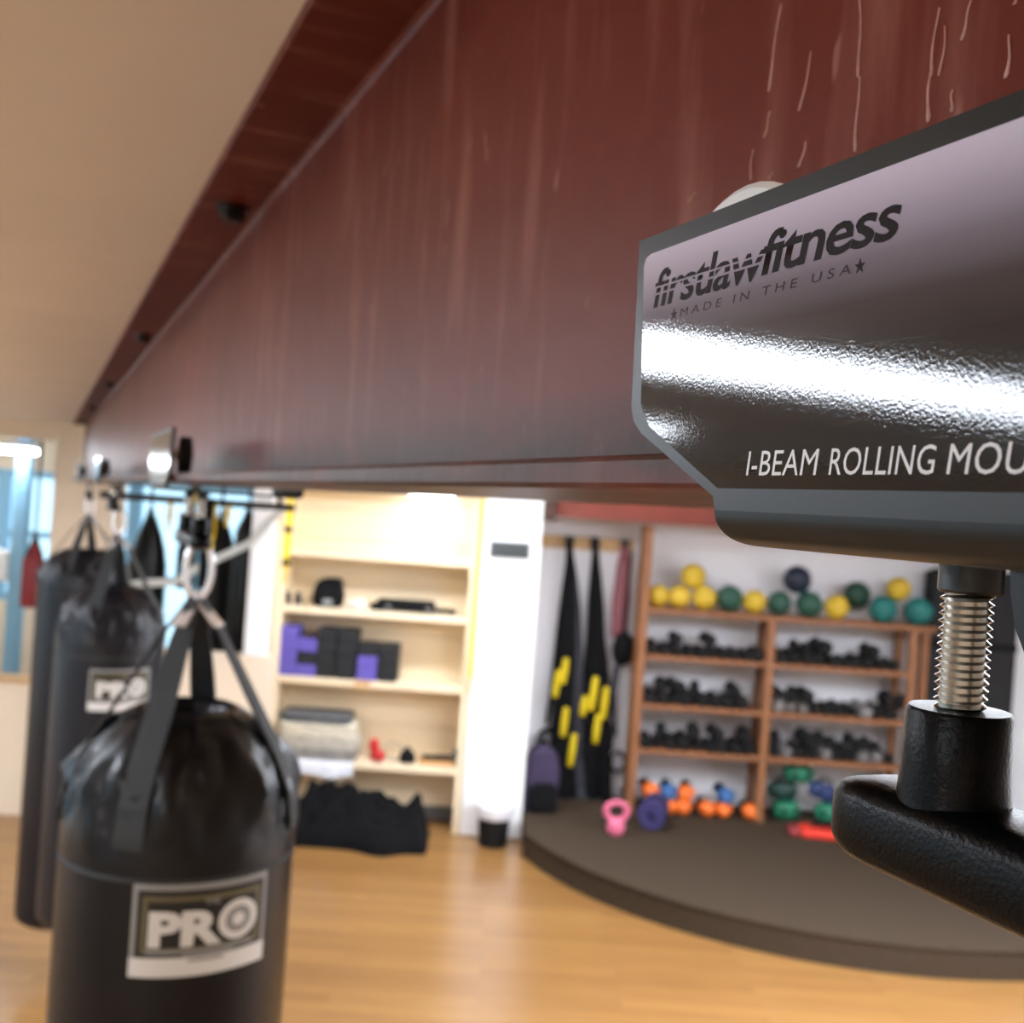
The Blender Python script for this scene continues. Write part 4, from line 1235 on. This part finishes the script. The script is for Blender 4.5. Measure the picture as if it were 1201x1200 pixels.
G().box(-0.24, -0.16, -0.08, 0.08, 0, 0.05).build('end_flap', 'bagred', rd, bevel=0.015)
# tall black mat
ma, mb_ = at(1089, 700, 8.35), at(1189, 700, 8.35)
tm = thing('folding_mat', 'tall black folding mat standing right of the rack behind the bolt', 'gym mat', ((ma.x + mb_.x) / 2, 8.35, SH))
mw = (mb_.x - ma.x) / 2
mh = at(1130, 668, 8.35).z - SH
for k in range(4):
    G().box(-mw, mw, -0.11 + k * 0.055, -0.058 + k * 0.055, 0, mh - 0.01 * k).build('panel', 'blackfoam', tm, bevel=0.01)
for z in (mh * 0.35, mh * 0.7):
    G().box(-mw - 0.004, mw + 0.004, -0.116, 0.112, z, z + 0.05).build('strap', 'blackfab', tm)

# ------------------------------------------------------------------ strap corner between the column and the rack
HY = YB - 0.03
ha, hb = at(634, 634, HY), at(744, 634, HY)
hk = thing('hook_rail', 'pale wooden rail with dark hooks on the stage wall', 'hook rail', ((ha.x + hb.x) / 2, YB, (ha.z + at(744, 641, HY).z) / 2))
hwid2 = (hb.x - ha.x) / 2
G().box(-hwid2, hwid2, -0.03, 0.0, -0.05, 0.05).build('rail', 'pine', hk, bevel=0.004)
hook_px = (668, 698, 733)
for pxx in hook_px:
    x = at(pxx, 634, HY).x - hk.location.x
    G().tube([(x, -0.03, 0.02), (x, -0.09, 0.02), (x, -0.11, 0.04)], 0.01, 8).build('hook', 'blacksteel', hk, smooth=50)
    G().box(x - 0.035, x + 0.035, -0.04, -0.03, -0.03, 0.05).build('hook_plate', 'blacksteel', hk, bevel=0.004)

def strap_bundle(label, hx_px, lanes, grips, group, seed):
    rnd = random.Random(seed)
    Yc = YB - 0.14
    top = at(hx_px, 638, Yc)
    t = thing('suspension_trainer', label, 'suspension trainer', (top.x, Yc, SH + 0.03), 0, group)
    o = Vector((top.x, Yc, SH + 0.03))
    zt2 = top.z - o.z
    G().ribbon([(0.03 * math.cos(q), 0.03, zt2 + 0.0 + 0.05 * math.sin(q)) for q in [2 * PI * k / 14 for k in range(15)]], 0.05, (0, 1, 0), 0.008).build('anchor_loop', 'blackfab', t)
    for k, (pxb, yb, w, mm) in enumerate(lanes):
        b = at(pxb, yb, Yc) - o
        dy = rnd.uniform(-0.05, 0.05)
        pts = []
        sw = rnd.uniform(-0.025, 0.025)
        for j in range(9):
            q = j / 8
            pts.append((b.x * (q ** 0.9) + sw * math.sin(q * 6), dy * min(1, q * 3) , zt2 + (b.z - zt2) * q))
        G().ribbon(pts, [w * (0.55 + 0.45 * min(1, j / 4)) for j in range(9)], (1, rnd.uniform(-0.5, 0.5), 0), 0.01).build('strap', mm, t, smooth=50)
    for (gx, gy, hpx, tilt) in grips:
        c = at(gx, gy, Yc - 0.07) - o
        L = hpx / F * Yc / 2
        gr = G().lathe([(0.016, -L), (0.023, -L * 0.95), (0.025, -L * 0.5), (0.028, 0), (0.025, L * 0.5), (0.023, L * 0.95), (0.016, L)], 14, (0, 0, 0)).build('grip', 'yellow', t, smooth=True, loc=c)
        gr.rotation_euler = (0, tilt, 0)
        # black triangle strap around the grip
        G().ribbon([(c.x - math.sin(tilt) * L, c.y + 0.03, c.z - L), (c.x + 0.07, c.y + 0.04, c.z - 0.02), (c.x + math.sin(tilt) * L, c.y + 0.03, c.z + L), (c.x + 0.01, c.y + 0.05, c.z + L + 0.2)], 0.025, (0, 1, 0.3), 0.005).build('grip_strap', 'blackfab', t)
    # loose foot loops at the lower end
    for k in range(13):
        lx = (rnd.uniform(-0.22, 0.2)); lz = rnd.uniform(0.12, 0.55)
        rr = rnd.uniform(0.06, 0.11)
        bx_ = lanes[k % len(lanes)][0]
        cxx = (at(bx_, 880, Yc) - o).x + lx * 0.5
        G().ribbon([(cxx + rr * 0.7 * math.cos(q), rnd.uniform(-0.02, 0.02), lz + rr * math.sin(q)) for q in [2 * PI * k2 / 16 for k2 in range(17)]], 0.045, (0.3, 1, 0), 0.02).build('foot_loop', 'blackfab', t)
    return t
strap_bundle('black suspension straps with yellow grips on the hook nearest the white column', 668,
             [(648, 905, 0.08, 'blackfab'), (676, 945, 0.09, 'blackfab'), (664, 948, 0.09, 'blackfab'), (684, 940, 0.07, 'greyfab'), (655, 800, 0.05, 'blackfab'), (662, 860, 0.05, 'blackfab'), (672, 930, 0.06, 'greyfab'), (650, 868, 0.045, 'blackfab'), (668, 940, 0.06, 'blackfab'), (680, 900, 0.06, 'greyfab'), (660, 935, 0.06, 'blackfab'), (642, 850, 0.03, 'blackfab')],
             [(653, 802, 32, 0.1), (662, 787, 30, 0.08), (662, 847, 34, 0.06), (671, 880, 38, 0.08)], 'suspension trainers on the hook rail', 3)
strap_bundle('black suspension straps with yellow grips on the middle hook of the rail', 698,
             [(680, 940, 0.08, 'blackfab'), (703, 946, 0.09, 'blackfab'), (712, 940, 0.08, 'blackfab'), (694, 930, 0.08, 'blackfab'), (690, 800, 0.05, 'blackfab'), (700, 880, 0.06, 'greyfab'), (708, 935, 0.06, 'blackfab'), (695, 940, 0.06, 'blackfab'), (684, 920, 0.05, 'greyfab'), (712, 850, 0.05, 'blackfab'), (688, 945, 0.06, 'blackfab')],
             [(696, 814, 40, 0.08), (709, 825, 38, 0.05), (700, 855, 34, 0.06), (685, 828, 24, 0.1)], 'suspension trainers on the hook rail', 5)
# mauve band and black strap near the rack panel
Yc = YB - 0.12
a = at(733, 640, Yc)
mbn = thing('resistance_band', 'mauve resistance band hanging beside the tall rack panel', 'resistance band', (a.x, Yc, at(730, 748, Yc).z))
L = a.z - mbn.location.z
for k, x in enumerate((-0.03, 0.03)):
    G().ribbon([(x * 0.2, 0, L), (x * 0.9, 0, L * 0.8), (x * 1.2, 0, L * 0.4), (x, 0, 0)], [0.03, 0.05, 0.065, 0.06], (1, 0.2 * (1 if k else -1), 0), 0.006).build('band_side', 'maroon', mbn, smooth=50)
b = at(731, 756, Yc - 0.05)
mpch = thing('mesh_pouch', 'dark mesh pouch of straps hanging at the end of the mauve band', 'pouch', (b.x, Yc - 0.05, at(731, 780, Yc - 0.05).z))
hp_ = at(731, 740, Yc - 0.05).z - mpch.location.z
G().lathe([(0.03, 0), (0.07, 0.03), (0.095, hp_ * 0.45), (0.07, hp_ * 0.8), (0.02, hp_)], 16, wob=lambda a_, z_: 1 + 0.15 * math.sin(3 * a_ + 12 * z_)).build('body', 'blackfab', mpch, smooth=True)
G().ribbon([(-0.03, 0, 0.02), (-0.05, 0.02, -0.2), (-0.03, 0.03, -0.4), (-0.01, 0.03, -0.56)], [0.05, 0.06, 0.04, 0.03], (1, 0, 0), 0.006).build('tail_strap', 'greyfab', mpch, smooth=50)
G().ribbon([(0.0, 0.01, hp_ - 0.01), (0.01, 0.03, hp_ + 0.3), (0.02, 0.06, hp_ + 0.62)], 0.02, (1, 0, 0), 0.005).build('cord', 'blackfab', mpch)

# backpack at the column
bp_ = at(634, 950, 8.2)
bk = thing('backpack', 'dark purple and black backpack standing by the white column', 'backpack', (at(633, 950, 8.02).x, 8.06, SH + 0.001), 0.15)
M['dpurple'] = mat('dark_purple_nylon', (58, 46, 76), 0.7, var=0.15, vscale=10)
G().prism([(-0.12, 0), (0.12, 0), (0.125, 0.28), (0.10, 0.42), (0.04, 0.47), (-0.05, 0.47), (-0.11, 0.42), (-0.125, 0.28)], -0.08, 0.09, 'y').build('body', 'dpurple', bk, bevel=0.035, seg=3)
G().prism([(-0.10, 0.01), (0.10, 0.01), (0.105, 0.18), (0.07, 0.22), (-0.07, 0.22), (-0.105, 0.18)], -0.14, -0.07, 'y').build('front_pocket', 'blackfab', bk, bevel=0.025, seg=3)
G().tube([(-0.03, 0.02, 0.46), (-0.02, 0.02, 0.50), (0.02, 0.02, 0.50), (0.03, 0.02, 0.46)], 0.008, 8).build('top_handle', 'blackfab', bk)
# pink tub and purple mat roll
tb = thing('kettlebell', 'small pink kettlebell with a thick round handle on the stage', 'kettlebell', (at(722, 970, 7.56).x, 7.56, SH + 0.001))
G().lathe([(0.045, 0), (0.052, 0.004), (0.062, 0.03), (0.064, 0.06), (0.056, 0.09), (0.040, 0.108)], 28).build('body', 'pink', tb, smooth=True)
vs_, fs_ = [], []
for k in range(28):
    a = 2 * PI * k / 28
    for q in range(10):
        b = 2 * PI * q / 10
        r = 0.068 + 0.021 * math.cos(b)
        vs_.append((r * 1.08 * math.cos(a), 0.028 * math.sin(b), 0.158 + r * 0.9 * math.sin(a)))
for k in range(28):
    for q in range(10):
        fs_.append((k * 10 + q, k * 10 + (q + 1) % 10, ((k + 1) % 28) * 10 + (q + 1) % 10, ((k + 1) % 28) * 10 + q))
G().add(vs_, fs_).build('handle', 'pink', tb, smooth=True)
rl = at(757, 952, 8.05)
ro = thing('rolled_mat', 'dark purple rolled mat lying on the stage beside the pink tub', 'exercise mat', (rl.x, 8.0, SH + 0.001), -0.25)
M['mpurple'] = mat('purple_mat_foam', (60, 54, 104), 0.8)
sp = []
vs_, fs_ = [], []
nsp = 90
for k in range(nsp + 1):
    a = k / nsp * 2 * PI * 4.5
    r = 0.02 + 0.085 * k / nsp
    for (rr, y) in ((r, -0.05), (r, 0.30), (r + 0.014, 0.30), (r + 0.014, -0.05)):
        vs_.append((rr * math.cos(a), y, 0.119 + rr * math.sin(a)))
for k in range(nsp):
    for j in range(4):
        fs_.append((k * 4 + j, k * 4 + (j + 1) % 4, k * 4 + 4 + (j + 1) % 4, k * 4 + 4 + j))
fs_ += [(0, 1, 2, 3), (nsp * 4, nsp * 4 + 1, nsp * 4 + 2, nsp * 4 + 3)]
ro.location.y = 7.72; ro.scale = (0.88, 0.88, 0.88)
G().add(vs_, fs_).build('roll', 'mpurple', ro, smooth=40)
G().lathe([(0.1205, -0.02), (0.123, -0.02), (0.123, 0.02), (0.1205, 0.02)], 32, (0, 0.12, 0.119), 'y').build('strap', 'blackfab', ro)
